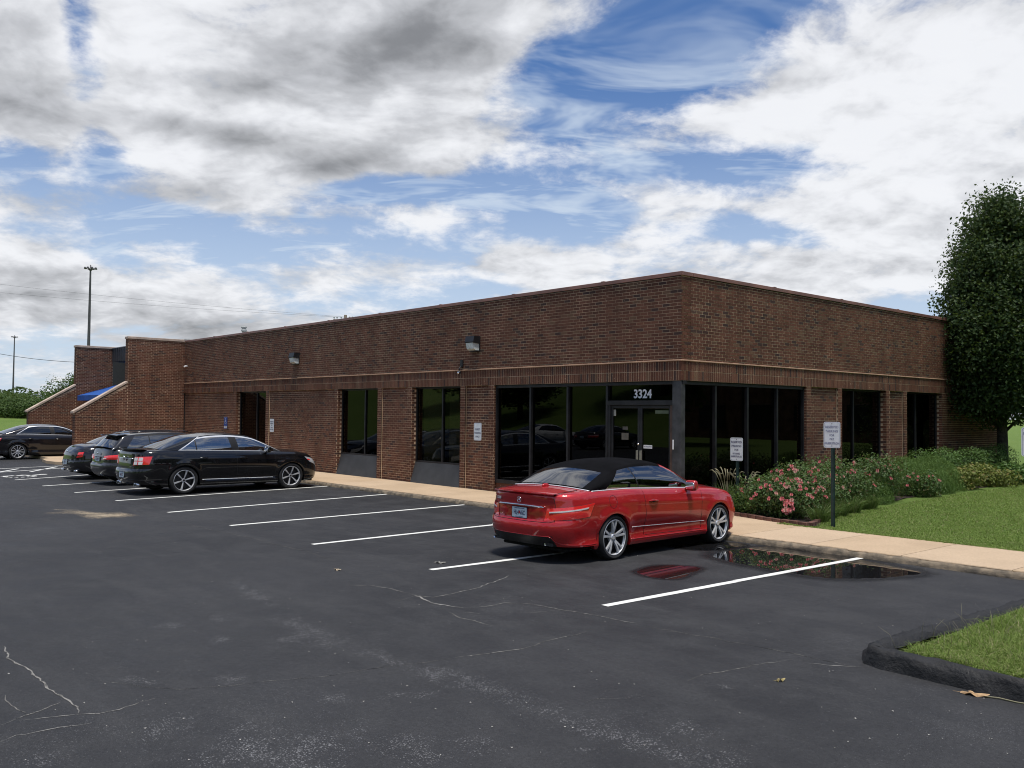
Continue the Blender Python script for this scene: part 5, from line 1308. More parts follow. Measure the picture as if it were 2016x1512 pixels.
# ---------------------------------------------------------------- the black cars
def sedan_gh(car, y_rw, y_rtop, dlo_b, dlo_t, bp, ws_top, cowl, roof, zb, wr0=.60, glass=None, rearglass=None, paint=None, chrome=True, rquarter=None, rc=.05, peak=None, rowmax=.86):
    zr = [(y_rw-.05, zb[0]+.003)]+roof+[(cowl+.03, zb[1]+.003)]
    glass = glass or M['carglass']; paint = paint or car.sp['paint']
    keys = [(y_rw, y_rw), (dlo_b-.05, dlo_t-.03), (dlo_b, dlo_t)]; sub = [14, 2, 8]; kinds = ['rear', 'end']
    if rquarter: keys += [(rquarter, rquarter-.02), (rquarter+.03, rquarter+.01)]; kinds += ['win_1', 'post1']; sub += [1, 10]; kinds += ['win_2']
    else: kinds += ['win_2']; sub[-1] = 16
    keys += [(bp[0], bp[0]-.10), (bp[1], bp[1]-.08)]; sub += [2]; kinds += ['post']
    keys += [(ws_top+.22, ws_top)]; sub += [12]; kinds += ['win_3']
    keys += [(cowl-.20, cowl-.22)]; sub += [16]; kinds += ['win_3f']
    keys += [(cowl, cowl)]; sub += [8]; kinds += ['sail']
    sub = sub[:len(keys)-1]; tr = 'chrome_trim' if chrome else 'gloss_trim'
    def pf(k, t):
        kd = kinds[k]
        if kd == 'rear': return 'pillar' if t < 1.10 else ('rear_window' if t < 2 else None)
        if t >= 1:
            if kd in ('win_3f', 'sail'): return 'pillar' if t < 1.08 else 'windscreen'
            return 'roof'
        if kd == 'end': return tr if chrome else 'pillar'
        if t < .055: return tr
        if rowmax < t < rowmax+.085: return tr
        if t > rowmax: return 'pillar'
        if kd.startswith('post'): return 'window_post_2' if kd == 'post' else 'window_post_1'
        if kd == 'sail': return 'mirror_sail'
        return 'side_window_'+{'win_1': '1', 'win_2': '2', 'win_3': '3', 'win_3f': '3'}[kd]
    car.greenhouse(dict(zr=zr, wr=[(y_rw-.1, car.W*.78), (y_rtop, car.W*.68), (peak or 0, car.W*.665), (ws_top-.1, car.W*.675), ((ws_top+cowl)/2, car.W*.725), (cowl, car.W*.81)], rc=[(y_rw-.1, .03), (y_rtop, rc), (0, rc), (ws_top, rc), (cowl, .03)],
      bow=[(y_rw-.1, -.05), (y_rtop, -.07), (y_rtop+.2, 0), (ws_top-.1, 0), (ws_top, .05), (cowl, .16)], keys=keys, sub=sub,
      t=[0, .055, .2, .4, .6, .75, rowmax, rowmax+.085, 1, 1.04, 1.08, 1.10, 1.25, 1.4, 1.6, 1.8, 2], part=pf, whole={'roof', 'rear_window', 'windscreen'},
      mats=dict(roof=paint, pillar=paint, rear_window=rearglass or M['rearglass'], windscreen=M['carglass'], chrome_trim=M['trimbright'], gloss_trim=M['trim'], window_post_1=M['trim'], window_post_2=M['trim'], mirror_sail=M['trim'], side_window_1=glass, side_window_2=glass, side_window_3=glass)))
def sedan_panels(doors, boot=.62, bumper=.50, sill=.12):
    def fn(y, f, kind, x):
        if kind == 'rear': return 'rear_bumper' if f < bumper else ('boot_lid' if x < boot else 'body')
        if kind == 'deck': return 'boot_lid' if x < boot else 'body'
        if kind == 'front': return 'front_bumper' if f < .75 else 'body'
        if kind == 'hood': return 'bonnet' if x < .66 else 'body'
        for i in range(len(doors)-1):
            if doors[i] < y < doors[i+1] and f > sill: return 'door_%d' % (i+1)
        return 'body'
    return fn
def common(car, doors, hf, handle_mat, seam_r=.0022):
    ay = car.a_y
    for y in doors: car.seam([(ay(y), .14), (ay(y), .6), (ay(y)-.02, .995)], r=seam_r)
    for i in range(len(doors)-1): car.handle(doors[i]+.16, hf, handle_mat, 'door_%d' % (i+1), .21)

# large black sedan, the nearest of the parked row
TD = [-1.12, -.08, .98]
SED = dict(name='sedan', W=.968, R=.352, ra=-1.434, fa=1.434, archk=1.09, z0=.21, y0r=-1.95, y0f=1.85, nr=3.2, nf=2.5, flare=.018, lip_r=.05,
  ztop=[(-2.8, 1.075), (-2.6, 1.090), (-2.2, 1.105), (-1.5, 1.095), (-.5, 1.065), (.5, 1.035), (1.05, 1.01), (1.6, .985), (2.05, .91), (2.3, .80), (2.5, .70)],
  crown=[(-2.8, .01), (-2.5, .025), (-2, .04), (0, .03), (1.1, .07), (1.8, .07), (2.2, .045), (2.5, .02)],
  wprof=[(0, .935), (.05, .96), (.13, .965), (.18, .95), (.35, .98), (.5, .995), (.62, 1.0), (.74, .992), (.80, .975), (.86, .965), (.93, .945), (.97, .915), (1, .88)],
  plan=[(-2.8, .93), (-1.95, .968), (-1.4, .995), (-.5, 1.0), (.6, .998), (1.4, .99), (1.85, .968), (2.5, .9)],
  rear=[(f_, y_+.14) for f_, y_ in [(0, -2.45), (.08, -2.60), (.2, -2.68), (.36, -2.71), (.46, -2.70), (.50, -2.66), (.60, -2.655), (.80, -2.63), (.92, -2.62), (.97, -2.60), (1, -2.56)]],
  front=[(0, 2.28), (.1, 2.40), (.3, 2.44), (.6, 2.43), (.8, 2.37), (.92, 2.28), (1, 2.18)],
  crease=[(-2.2, .815, 1.9, .77, .010, .035), (-1.0, .26, 1.0, .22, -.014, .08)], cuts=TD, cabin=(-1.92, 1.10), panels=sedan_panels(TD, .60), pmats={}, paint=M['carblack'], poke=-.006, sy=1.035, sz=.99)
tc_ = Car(SED, 'black four-door sedan with chrome window trim and six-spoke wheels, right end of the parked row', 'car', (-11.60, -4.70, LZ), math.radians(2.2), 'black cars parked along the front wall')
sedan_gh(tc_, -1.95, -1.08, -1.50, -.98, (-.16, .03), .30, 1.18, [(-1.55, 1.265), (-1.08, 1.420), (-.7, 1.478), (-.3, 1.492), (.1, 1.462), (.34, 1.415), (.75, 1.245)], (1.10, 1.005), .60, rquarter=-1.10, glass=M['paleglass'])
tc_.wheels('six', .25, M['alloy'], M['darkalloy']); tc_.seats(-.12, -1.0, .88); tc_.mirrors(.72, 1.085, .90, M['carblack'], .11)
def sedan_details(c):
    ay, ax = c.a_y, c.a_x; common(c, TD, .80, M['carblack']); lid = c.parts['boot_lid']
    L = c.decal('tail_lamp', [(ax(.50), .60), (ay(-2.26), .63), (ay(-2.20), .845), (ax(.54), .835)], M['lampred'], .006, .012, 18, 6, bulge=.006)
    for side, l in zip((1, -1), L):
        for (p, q) in ((.03, .30), (.37, .64)):
            for (f0, f1) in ((.03, .44), (.54, .95)):
                a0, a1 = ax(.52), ay(-2.26); lo, hi = .615, .830
                c.decal('lamp_cell', [(a0+(a1-a0)*p, lo+(hi-lo)*f0), (a0+(a1-a0)*q, lo+(hi-lo)*f0), (a0+(a1-a0)*q+.01, lo+(hi-lo)*f1), (a0+(a1-a0)*p+.01, lo+(hi-lo)*f1)], M['lampwhite'], .016, .008, 6, 3, (side,), l)
    P = [(x, -2.528+.10*(abs(x)/.62)**2.6, .905) for x in [-.46+.92*i/18 for i in range(19)]]; MB().tube(P, .010, 8).build('chrome_strip', M['chrome'], lid)
    m = MB(); m.lathe([(.0, -.012), (.05, -.010), (.065, -.004), (.06, .004)], 'y', 20, (0, -2.528, .905)); m.build('badge', M['chrome'], lid)
    m = MB(); N = 20
    for i in range(N+1):
        x = -.70+1.40*i/N; u = abs(x)/.74; yb = -2.460+.14*u**2.6; z = 1.098
        m.v += [(x, yb+.16, z-.01), (x, yb+.04, z+.035), (x, yb-.06, z+.045), (x, yb-.06, z+.030), (x, yb+.02, z-.004)]
    for i in range(N):
        for k in range(4): m.f.append((5*i+k, 5*i+5+k, 5*i+6+k, 5*i+1+k)); m.sm.append(True); m.mi.append(0)
    m.build('spoiler_lip', M['carblack'], lid, 45)
    plate(c, -2.578, .50, 'MH2 K7', parent=c.parts['rear_bumper'])
    o = part('lettering', text_mesh('SHO', .045, extrude=.002), M['chrome'], lid, (.38, -2.508, .70)); o.rotation_euler = (math.pi/2, 0, .12)
    c.seam([(ax(0), .505), (ax(.62), .505), (ax(.63), .7), (ax(.62), 1.0)], r=.003); c.seam([(ax(0), .20), (ax(.6), .20), (ay(-1.95), .20)], 'bumper_crease', r=.008, mat=M['trim'])
    for side in (1, -1):
        m = MB()
        for dx in (-.055, .055): m.lathe([(.034, -.02), (.040, -.024), (.040, .10), (.034, .10)], 'y', 18, (side*.56+dx, -2.44, .265))
        m.build('exhaust_tip', M['chrome'], c.root)
    c.seam([(ay(-.98), .165), (ay(.92), .155)], 'side_strip', mat=M['trimbright'], r=.010, off=.004)
    V = c.decal('fender_vent', [(ay(1.03), .66), (ay(1.20), .66), (ay(1.24), .73), (ay(1.03), .73)], M['chrome'], .005, .008, 5, 3)
    for side, v in zip((1, -1), V):
        for f in (.675, .705): c.decal('vent_slot', [(ay(1.05), f), (ay(1.18), f), (ay(1.19), f+.012), (ay(1.05), f+.012)], M['black'], .007, .004, 3, 1, (side,), v)
    c.decal('headlamp', [(ay(2.0), .70), (c.a_xf(.50), .58), (c.a_xf(.48), .84), (ay(1.84), .88)], M['headlamp'], .005, .01, 16, 5)
    c.decal('side_marker', [(ay(1.92), .77), (ay(2.02), .76), (ay(2.01), .80), (ay(1.92), .81)], M['lampred'], .009, .008, 6, 3)
    c.decal('grille', [(c.a_xf(.50), .30), (c.a_xf(0), .30), (c.a_xf(0), .74), (c.a_xf(.46), .74)], M['trim'], .004, .01, 8, 6)
sedan_details(tc_)

# compact crossover
CD = [-1.06, -.08, .92]
XOV = dict(name='crossover', W=.925, R=.350, ra=-1.32, fa=1.32, archk=1.10, z0=.24, y0r=-1.72, y0f=1.72, nr=3.4, nf=2.5, flare=.022, lip_r=.04,
  ztop=[(-2.4, 1.09), (-2.0, 1.10), (-1, 1.085), (0, 1.05), (1, 1.03), (1.6, 1.00), (2.0, .90), (2.3, .78)],
  crown=[(-2.4, .02), (-2, .03), (0, .03), (1, .06), (1.8, .06), (2.3, .02)],
  wprof=[(0, .94), (.06, .965), (.16, .97), (.22, .955), (.4, .985), (.6, 1.0), (.75, .99), (.86, .965), (.95, .93), (1, .89)],
  plan=[(-2.4, .92), (-1.72, .965), (-1.3, .995), (0, 1.0), (1.3, .99), (1.72, .965), (2.3, .9)],
  rear=[(0, -2.02), (.1, -2.16), (.3, -2.24), (.45, -2.25), (.50, -2.20), (.62, -2.19), (.8, -2.16), (.95, -2.13), (1, -2.11)],
  front=[(0, 2.0), (.2, 2.16), (.6, 2.15), (.85, 2.06), (1, 1.92)], crease=[(-1.9, .82, 1.6, .76, .010, .04)], cuts=CD, cabin=(-2.02, 1.0), panels=sedan_panels(CD, .62, .48), pmats={}, paint=M['cargrey'], sy=1.0, sz=.90)
xc = Car(XOV, 'dark grey crossover hatchback with roof spoiler, middle of the parked row', 'car', (-14.90, -4.75, LZ), math.radians(2.2), 'black cars parked along the front wall')
sedan_gh(xc, -2.08, -1.72, -1.72, -1.42, (-.16, .03), .25, 1.08, [(-2.0, 1.22), (-1.85, 1.40), (-1.72, 1.505), (-1.3, 1.565), (-.6, 1.60), (-.1, 1.585), (.28, 1.52), (.7, 1.30)], (1.10, 1.03), .58, rquarter=-1.06, chrome=False, rearglass=M['rearglass'], glass=M['carglass'])
xc.wheels('ten', .23, M['alloy'], M['chrome']); xc.seats(-.1, -.95, .92)
def xov_details(c):
    ay, ax = c.a_y, c.a_x; common(c, CD, .80, M['cargrey'])
    L = c.decal('tail_lamp', [(ax(.36), .63), (ay(-1.78), .66), (ay(-1.70), .845), (ax(.42), .77)], M['lampred'], .010, .014, 18, 6, bulge=.016)
    for side, l in zip((1, -1), L): c.decal('lamp_cell', [(ax(.40), .655), (ax(.56), .665), (ax(.56), .70), (ax(.40), .69)], M['lampwhite'], .022, .008, 5, 2, (side,), l)
    m = MB(); N = 16
    for i in range(N+1):
        x = -.62+1.24*i/N; u = abs(x)/.66; yb = -1.98+.10*u**2; z = 1.555-.03*u**2
        m.v += [(x, yb+.30, z+.018), (x, yb+.05, z+.012), (x, yb-.04, z), (x, yb-.02, z-.030), (x, yb+.22, z-.03)]
    for i in range(N):
        for k in range(4): m.f.append((5*i+k, 5*i+5+k, 5*i+6+k, 5*i+1+k)); m.sm.append(True); m.mi.append(0)
    m.build('roof_spoiler', M['carblack'], c.root, 45)
    MB().tube([(0, -1.6, 1.63), (0, -1.78, 1.86)], [.006, .002], 6).build('aerial', M['trim'], c.root)
    for side in (1, -1): MB().tube([(side*.56, -1.5, 1.60), (side*.575, -1.2, 1.645), (side*.575, .0, 1.655), (side*.57, .25, 1.59)], .014, 8).build('roof_rail', M['carblack'], c.root)
    plate(c, -2.208, .80, 'LC3 D9', parent=c.parts['boot_lid'])
    MB().tube([(.05, -2.10, 1.10), (.35, -2.08, 1.14)], .012, 6).build('wiper', M['trim'], c.root)
    MB().tube([(-.30, -2.235, .885), (.30, -2.235, .885)], .012, 8).build('chrome_strip', M['chrome'], c.root)
    m = MB(); m.sup((0, -2.205, .965), (.055, .012, .04), 1, 1, 8, 14); m.build('badge', M['chrome'], c.root)
    c.seam([(ax(0), .49), (ax(.6), .49), (ax(.62), .7), (ax(.62), 1.0)], r=.003)
    c.decal('headlamp', [(ay(1.95), .70), (c.a_xf(.5), .6), (c.a_xf(.5), .82), (ay(1.8), .88)], M['headlamp'], .005, .01, 12, 4)
xov_details(xc); xc.mirrors(.68, 1.10, .86, M['cargrey'], .11)

# rounded black saloon
BD = [-1.15, -.10, .98]
RND = dict(name='saloon', W=.955, R=.350, ra=-1.53, fa=1.53, archk=1.09, z0=.20, y0r=-1.98, y0f=1.95, nr=2.6, nf=2.4, flare=.03, lip_r=.05,
  ztop=[(-2.75, .86), (-2.55, .92), (-2.3, .965), (-1.9, 1.0), (-1.2, 1.02), (0, .99), (1, .97), (1.7, .94), (2.1, .86), (2.5, .7)],
  crown=[(-2.75, .02), (-2.5, .05), (-2, .07), (0, .04), (1.1, .07), (1.9, .07), (2.5, .02)],
  wprof=[(0, .93), (.06, .96), (.2, .97), (.4, .99), (.55, 1.0), (.7, .99), (.82, .965), (.9, .935), (.96, .89), (1, .84)],
  plan=[(-2.75, .92), (-1.98, .97), (-1.5, 1.0), (-.5, .985), (.6, .985), (1.5, .995), (1.95, .965), (2.5, .9)],
  rear=[(0, -2.40), (.1, -2.56), (.25, -2.62), (.45, -2.63), (.52, -2.60), (.57, -2.595), (.75, -2.58), (.88, -2.53), (.96, -2.47), (1, -2.42)],
  front=[(0, 2.25), (.2, 2.4), (.6, 2.4), (.85, 2.3), (1, 2.15)], crease=[(-1.9, .72, 1.8, .70, .008, .05)], cuts=BD, cabin=(-1.84, 1.05), panels=sedan_panels(BD, .60, .50), pmats={}, paint=M['carblack2'], sy=1.0)
bc = Car(RND, 'rounded black saloon with low sloping tail, left end of the parked row', 'car', (-17.55, -4.45, LZ), math.radians(2.0), 'black cars parked along the front wall')
sedan_gh(bc, -1.90, -.95, -1.30, -.85, (-.18, .02), .28, 1.15, [(-1.5, 1.20), (-.95, 1.365), (-.5, 1.405), (0, 1.395), (.32, 1.335), (.75, 1.15)], (1.0, .965), .56, chrome=True)
bc.wheels('ten', .25, M['alloy'], M['chrome']); bc.seats(-.1, -1.0, .80); bc.mirrors(.70, 1.01, .87, M['carblack2'], .1)
def rnd_details(c):
    ay, ax = c.a_y, c.a_x; common(c, BD, .78, M['carblack2'])
    L = c.decal('tail_lamp', [(ax(.60), .62), (ay(-2.40), .64), (ay(-2.37), .82), (ax(.64), .82)], M['lampred'], .008, .012, 12, 6, bulge=.012)
    for side, l in zip((1, -1), L): c.decal('lamp_divider', [(ax(.60), .705), (ay(-2.40), .715), (ay(-2.40), .735), (ax(.60), .725)], M['carblack2'], .020, .01, 10, 1, (side,), l)
    plate(c, -2.638, .52, 'BG7 T1', parent=c.parts['rear_bumper']); m = MB(); m.sup((0, -2.59, .83), (.06, .01, .03), 1, 1, 8, 12); m.build('badge', M['chrome'], c.root)
    c.seam([(ax(0), .52), (ax(.55), .52), (ax(.62), .70), (ax(.60), 1.0)], r=.003)
    for side in (1, -1):
        m = MB(); m.sup((side*.58, -2.50, .26), (.09, .06, .03), .5, .6, 8, 16); m.build('exhaust_tip', M['chrome'], c.root)
    c.decal('headlamp', [(ay(2.15), .72), (c.a_xf(.55), .6), (c.a_xf(.52), .84), (ay(2.0), .88)], M['headlamp'], .005, .01, 12, 4)
rnd_details(bc)

# black sedan in front of the far entrance, and white and dark cars across the lot (seen in the window reflections)
AD = [-1.10, -.06, .96]
def mid_sedan(label, loc, rz, paint, glass, group=None, name='sedan'):
    sp = dict(name=name, W=.918, R=.335, ra=-1.41, fa=1.41, archk=1.09, z0=.19, y0r=-1.9, y0f=1.82, nr=3.0, nf=2.5, flare=.014, lip_r=.05,
      ztop=[(-2.65, .985), (-2.4, 1.01), (-2.0, 1.03), (-1.3, 1.03), (-.3, 1.0), (.6, .965), (1.1, .945), (1.7, .90), (2.1, .80), (2.4, .66)],
      crown=[(-2.65, .01), (-2.3, .03), (0, .03), (1.1, .07), (1.8, .07), (2.4, .02)],
      wprof=[(0, .94), (.06, .965), (.15, .97), (.2, .955), (.4, .985), (.58, 1.0), (.72, .992), (.85, .968), (.94, .935), (1, .885)],
      plan=[(-2.65, .93), (-1.9, .968), (-1.4, .995), (0, 1.0), (1.4, .99), (1.82, .965), (2.4, .9)],
      rear=[(0, -2.3), (.1, -2.46), (.3, -2.54), (.46, -2.55), (.52, -2.50), (.7, -2.49), (.9, -2.45), (1, -2.39)],
      front=[(0, 2.2), (.2, 2.36), (.6, 2.35), (.85, 2.26), (1, 2.1)], crease=[(-2.0, .80, 1.7, .74, .010, .04), (-1, .28, 1, .25, -.012, .08)], cuts=AD, cabin=(-1.86, 1.02), panels=sedan_panels(AD, .58), pmats={}, paint=paint)
    c = Car(sp, label, 'car', loc, rz, group)
    sedan_gh(c, -1.90, -1.0, -1.42, -.92, (-.14, .02), .30, 1.12, [(-1.5, 1.20), (-1.0, 1.345), (-.5, 1.405), (0, 1.395), (.34, 1.325), (.75, 1.15)], (1.03, .945), .56, glass=glass, chrome=True)
    c.wheels('ten', .22, M['alloy'], M['chrome']); c.seats(-.1, -1.0, .80); c.mirrors(.70, 1.0, .85, paint, .1)
    ay, ax = c.a_y, c.a_x; common(c, AD, .79, paint)
    L = c.decal('tail_lamp', [(ax(.40), .62), (ay(-2.08), .66), (ay(-2.0), .83), (ax(.44), .80)], M['lampred'], .007, .012, 16, 5, bulge=.01)
    for side, l in zip((1, -1), L): c.decal('lamp_strip', [(ax(.46), .76), (ay(-2.04), .785), (ay(-2.04), .81), (ax(.46), .785)], M['lampwhite'], .015, .006, 12, 1, (side,), l)
    plate(c, -2.505, .74, None, parent=c.parts['boot_lid'])
    c.seam([(ax(0), .51), (ax(.56), .51), (ax(.60), .7), (ax(.58), 1.0)], r=.003)
    c.decal('headlamp', [(ay(2.0), .70), (c.a_xf(.5), .6), (c.a_xf(.5), .82), (ay(1.85), .88)], M['headlamp'], .005, .01, 12, 4)
    return c
mid_sedan('black sedan with ten-spoke wheels parked by the blue awning, cut by the left edge', (-30.15, -4.35, LZ), math.radians(0), M['carblack2'], M['cardark'], 'black cars parked along the front wall')
mid_sedan('white sedan across the lot, mirrored in the storefront windows', (-30.2, -24.6, LZ), math.radians(183), M['carwhite'], M['cardark'], 'cars across the lot')
mid_sedan('grey sedan across the lot beside the white one, mirrored in the storefront windows', (-25.6, -25.4, LZ), math.radians(176), M['cargrey'], M['cardark'], 'cars across the lot')

# ================================================================ plants
def leaf_mat(name, a, b, c=None, trans=.35, gloss=.35):
    m = bpy.data.materials.new(name); m.use_nodes = True; T = NT(m.node_tree); bs = T.n['Principled BSDF']; out = T.n['Material Output']
    r = T.new('ShaderNodeNewGeometry').outputs['Random Per Island']
    base = T.mix(r, a, b)
    if c is not None: base = T.mix(T.ramp(T.math('FRACT', T.math('MULTIPLY', r, 57.3)), .86, .90), base, c)
    T.put(bs.inputs['Base Color'], base); bs.inputs['Roughness'].default_value = .5; bs.inputs['Specular IOR Level'].default_value = gloss
    tr = T.new('ShaderNodeBsdfTranslucent'); T.put(tr.inputs[0], T.mix(.5, base, (.12, .16, .02))); mx = T.new('ShaderNodeMixShader'); mx.inputs[0].default_value = trans
    T.l.new(bs.outputs[0], mx.inputs[1]); T.l.new(tr.outputs[0], mx.inputs[2]); T.l.new(mx.outputs[0], out.inputs[0])
    return m
M['treeleaf'] = leaf_mat('dark pear leaves', (.026, .052, .017), (.055, .092, .028), (.085, .115, .035), .32, .2)
M['farleaf'] = leaf_mat('far leaves', (.050, .090, .026), (.085, .135, .040), (.11, .16, .05), .35, .15)
M['roseleaf'] = leaf_mat('rose leaves', (.060, .115, .034), (.115, .185, .058), (.150, .130, .060), .38, .3)
M['boxleaf'] = leaf_mat('boxwood leaves', (.060, .130, .028), (.100, .185, .042), (.12, .20, .05), .3, .3)
M['yellowleaf'] = leaf_mat('yellow green leaves', (.130, .170, .036), (.210, .230, .055), (.26, .21, .07), .35, .3)
M['fernleaf'] = leaf_mat('feathery green leaves', (.110, .200, .050), (.165, .265, .075), (.13, .22, .06), .4, .2)
M['blade'] = leaf_mat('strap leaves', (.090, .165, .042), (.160, .230, .070), (.23, .25, .12), .4, .2)
M['turf'] = leaf_mat('grass blades', (.200, .300, .068), (.290, .385, .110), (.37, .37, .18), .45, .1)
M['turf2'] = leaf_mat('long grass blades', (.180, .275, .060), (.290, .365, .105), (.44, .40, .22), .45, .1)
M['bark'] = pmat('grey brown bark', (.055, .045, .036), .95, var=.3, scale=9, bump=1, bscale=30, bdist=.02)
M['stem'] = pmat('green stems', (.05, .07, .03), .8)
M['plume'] = leaf_mat('pale seed plumes', (.32, .30, .20), (.42, .38, .26), None, .4, .1)
M['pink'] = leaf_mat('coral pink petals', (.62, .13, .16), (.78, .27, .28), (.80, .48, .44), .3, .2)
M['palepink'] = leaf_mat('faded pink petals', (.66, .30, .28), (.74, .46, .40), None, .3, .2)

def leaf_mesh(name, C, N, size, aspect=.55, droop=.0, seed=1):
    """one rhombic leaf per centre; N = facing directions"""
    g = np.random.default_rng(seed); n = len(C); N = N/np.linalg.norm(N, axis=1, keepdims=True)
    t = g.normal(size=(n, 3)); t[:, 2] -= droop; t -= N*(t*N).sum(1, keepdims=True); t /= np.linalg.norm(t, axis=1, keepdims=True)
    b = np.cross(N, t); s = (np.asarray(size)*g.uniform(.7, 1.3, n))[:, None]
    V = np.stack([C-t*s*.5, C+b*s*aspect*.5+N*s*.08, C+t*s*.5, C-b*s*aspect*.5+N*s*.08], 1).reshape(-1, 3)
    return np_mesh(name, V, np.arange(4*n).reshape(-1, 4))
def blade_mesh(name, B, H, W, lean, seed=1, bend=.35):
    """grass blades: B bases (n,3), H heights, lean radius; 5 points, 3 faces as quad+tri -> quads only (two quads)"""
    g = np.random.default_rng(seed); n = len(B); a = g.uniform(0, 2*np.pi, n); d = np.stack([np.cos(a), np.sin(a), np.zeros(n)], 1); l = (g.uniform(.1, 1, n)*lean)[:, None]
    fa = g.uniform(0, 2*np.pi, n); w = np.stack([np.cos(fa), np.sin(fa), np.zeros(n)], 1)*(W*g.uniform(.7, 1.3, n))[:, None]/2
    H = np.asarray(H)[:, None]; up = np.array([[0, 0, 1.0]])
    m = B+up*H*.55+d*l*H*.35; tip = B+up*H*(1-bend*l)+d*l*H
    V = np.stack([B-w, B+w, m-w*.8, m+w*.8, tip-w*.12, tip+w*.12], 1).reshape(-1, 3)
    F = (np.array([[0, 1, 3, 2], [2, 3, 5, 4]])[None]+np.arange(n)[:, None, None]*6).reshape(-1, 4)
    return np_mesh(name, V, F)
def in_bed(x, y):
    c = False; j = len(BED)-1
    for i in range(len(BED)):
        (xi, yi), (xj, yj) = BED[i], BED[j]
        if (yi > y) != (yj > y) and x < (xj-xi)*(y-yi)/(yj-yi)+xi: c = not c
        j = i
    return c

# ---------------------------------------------------------------- trees
def tree(label, loc, H, prof, nleaf, lsize, seed, mat, trunk_r=.16, base=1.7, group=None, name='tree', clumps=420, cr=.30):
    g = np.random.default_rng(seed); t = thing(name, label, 'tree', loc, 0, group)
    zs, rs = zip(*prof); R = pchip(zs, rs)
    m = MB(); m.tube([(0, 0, -.1), (.02, .01, base*.6), (0, .03, base*1.3), (.03, 0, H*.55), (0, 0, H*.86)], [trunk_r*1.25, trunk_r, trunk_r*.85, trunk_r*.45, .02], 12)
    tips = []
    for i in range(26):
        a = g.uniform(0, 2*math.pi); z0 = base+(H*.6-base)*(i/26)**1.1; z1 = min(H*.93, z0+g.uniform(1.0, 2.6)*H/9); r1 = R(z1)*g.uniform(.5, .9)
        m.tube([(0, 0, z0), (r1*.45*math.cos(a), r1*.45*math.sin(a), z0+(z1-z0)*.42), (r1*math.cos(a), r1*math.sin(a), z1)], [trunk_r*.35*(1-i/40), trunk_r*.2, .012], 6)
    m.build('trunk', M['bark'], t)
    zc = g.uniform(zs[0], zs[-1], clumps*4); keep = g.uniform(size=clumps*4) < np.array([R(z) for z in zc])/max(rs)
    zc = zc[keep][:clumps]; n = len(zc); a = g.uniform(0, 2*np.pi, n); rr = np.array([R(z) for z in zc])*np.sqrt(g.uniform(.12, 1.0, n))*g.uniform(.86, 1.10, n)
    C = np.stack([rr*np.cos(a), rr*np.sin(a), zc], 1)
    k = nleaf//n; P = (C[:, None]+np.clip(g.normal(size=(n, k, 3)), -1.7, 1.7)*np.array([cr, cr, cr*1.15])*g.uniform(.6, 1.25, (n, 1, 1))).reshape(-1, 3)
    out = P.copy(); out[:, 2] = 0; out /= np.linalg.norm(out, axis=1, keepdims=True)+1e-6
    N = g.normal(size=P.shape)*.8+out*.5+np.array([0, 0, .45])
    part('crown', leaf_mesh('crown', P, N, lsize, .62, .5, seed), mat, t)
    return t
PEAR = [(2.35, .5), (2.75, 1.25), (3.5, 1.66), (4.4, 1.76), (5.4, 1.56), (6.4, 1.32), (7.2, 1.08), (7.9, .84), (8.5, .52), (8.85, .15)]
tree('tall dark green pear tree at the right end of the brick wall', (1.05, 13.95, -.05), 8.8, PEAR, 125000, .100, 3, M['treeleaf'], group='dark trees at the right end', clumps=400, cr=.26)
tree('second dark green tree behind the tall pear tree, cut by the right edge', (1.9, 17.4, .1), 8.6, PEAR, 36000, .14, 8, M['treeleaf'], group='dark trees at the right end')

# trees that show only as reflections in the glass
refl = tree('leafy tree standing beyond the lawn, first along the side drive', (27, 6, 0), 8.5, PEAR, 16000, .26, 21, M['farleaf'], group='trees across the side drive', clumps=260, cr=.45)
refl.scale = (1.8, 1.8, 1.5)
for i, (x, y, s_, w) in enumerate([(33, 17, 1.5, 'second along the side drive'), (24, 28, 1.4, 'third along the side drive'), (38, 34, 1.8, 'largest, at the back of the side drive'), (30, -6, 1.5, 'nearest the camera'), (34, 12, 1.7, 'between the first two'), (30, 23, 1.6, 'behind the third'), (36, 2, 1.7, 'behind the first')]):
    c = copy_tree(refl); c.location = (x, y, 0); c.scale = (s_*1.4, s_*1.4, s_); c.rotation_euler[2] = i*1.3; c['label'] = 'leafy tree beyond the side drive, '+w
for i, (x, y, s_) in enumerate([(-64, -44, 1.2), (-50, -40, 1.0), (-38, -46, 1.3), (-24, -41, 1.1), (-10, -45, 1.2), (2, -40, 1.0)]):
    c = copy_tree(refl); c.location = (x, y, ground_z(x, y)-.2); c.scale = (s_*1.7, s_*1.7, s_*.8); c.rotation_euler[2] = i*1.9; c['group'] = 'trees on the far bank'; c['label'] = 'leafy tree on the grass bank across the lot, %s of six' % ['first', 'second', 'third', 'fourth', 'fifth', 'last'][i]
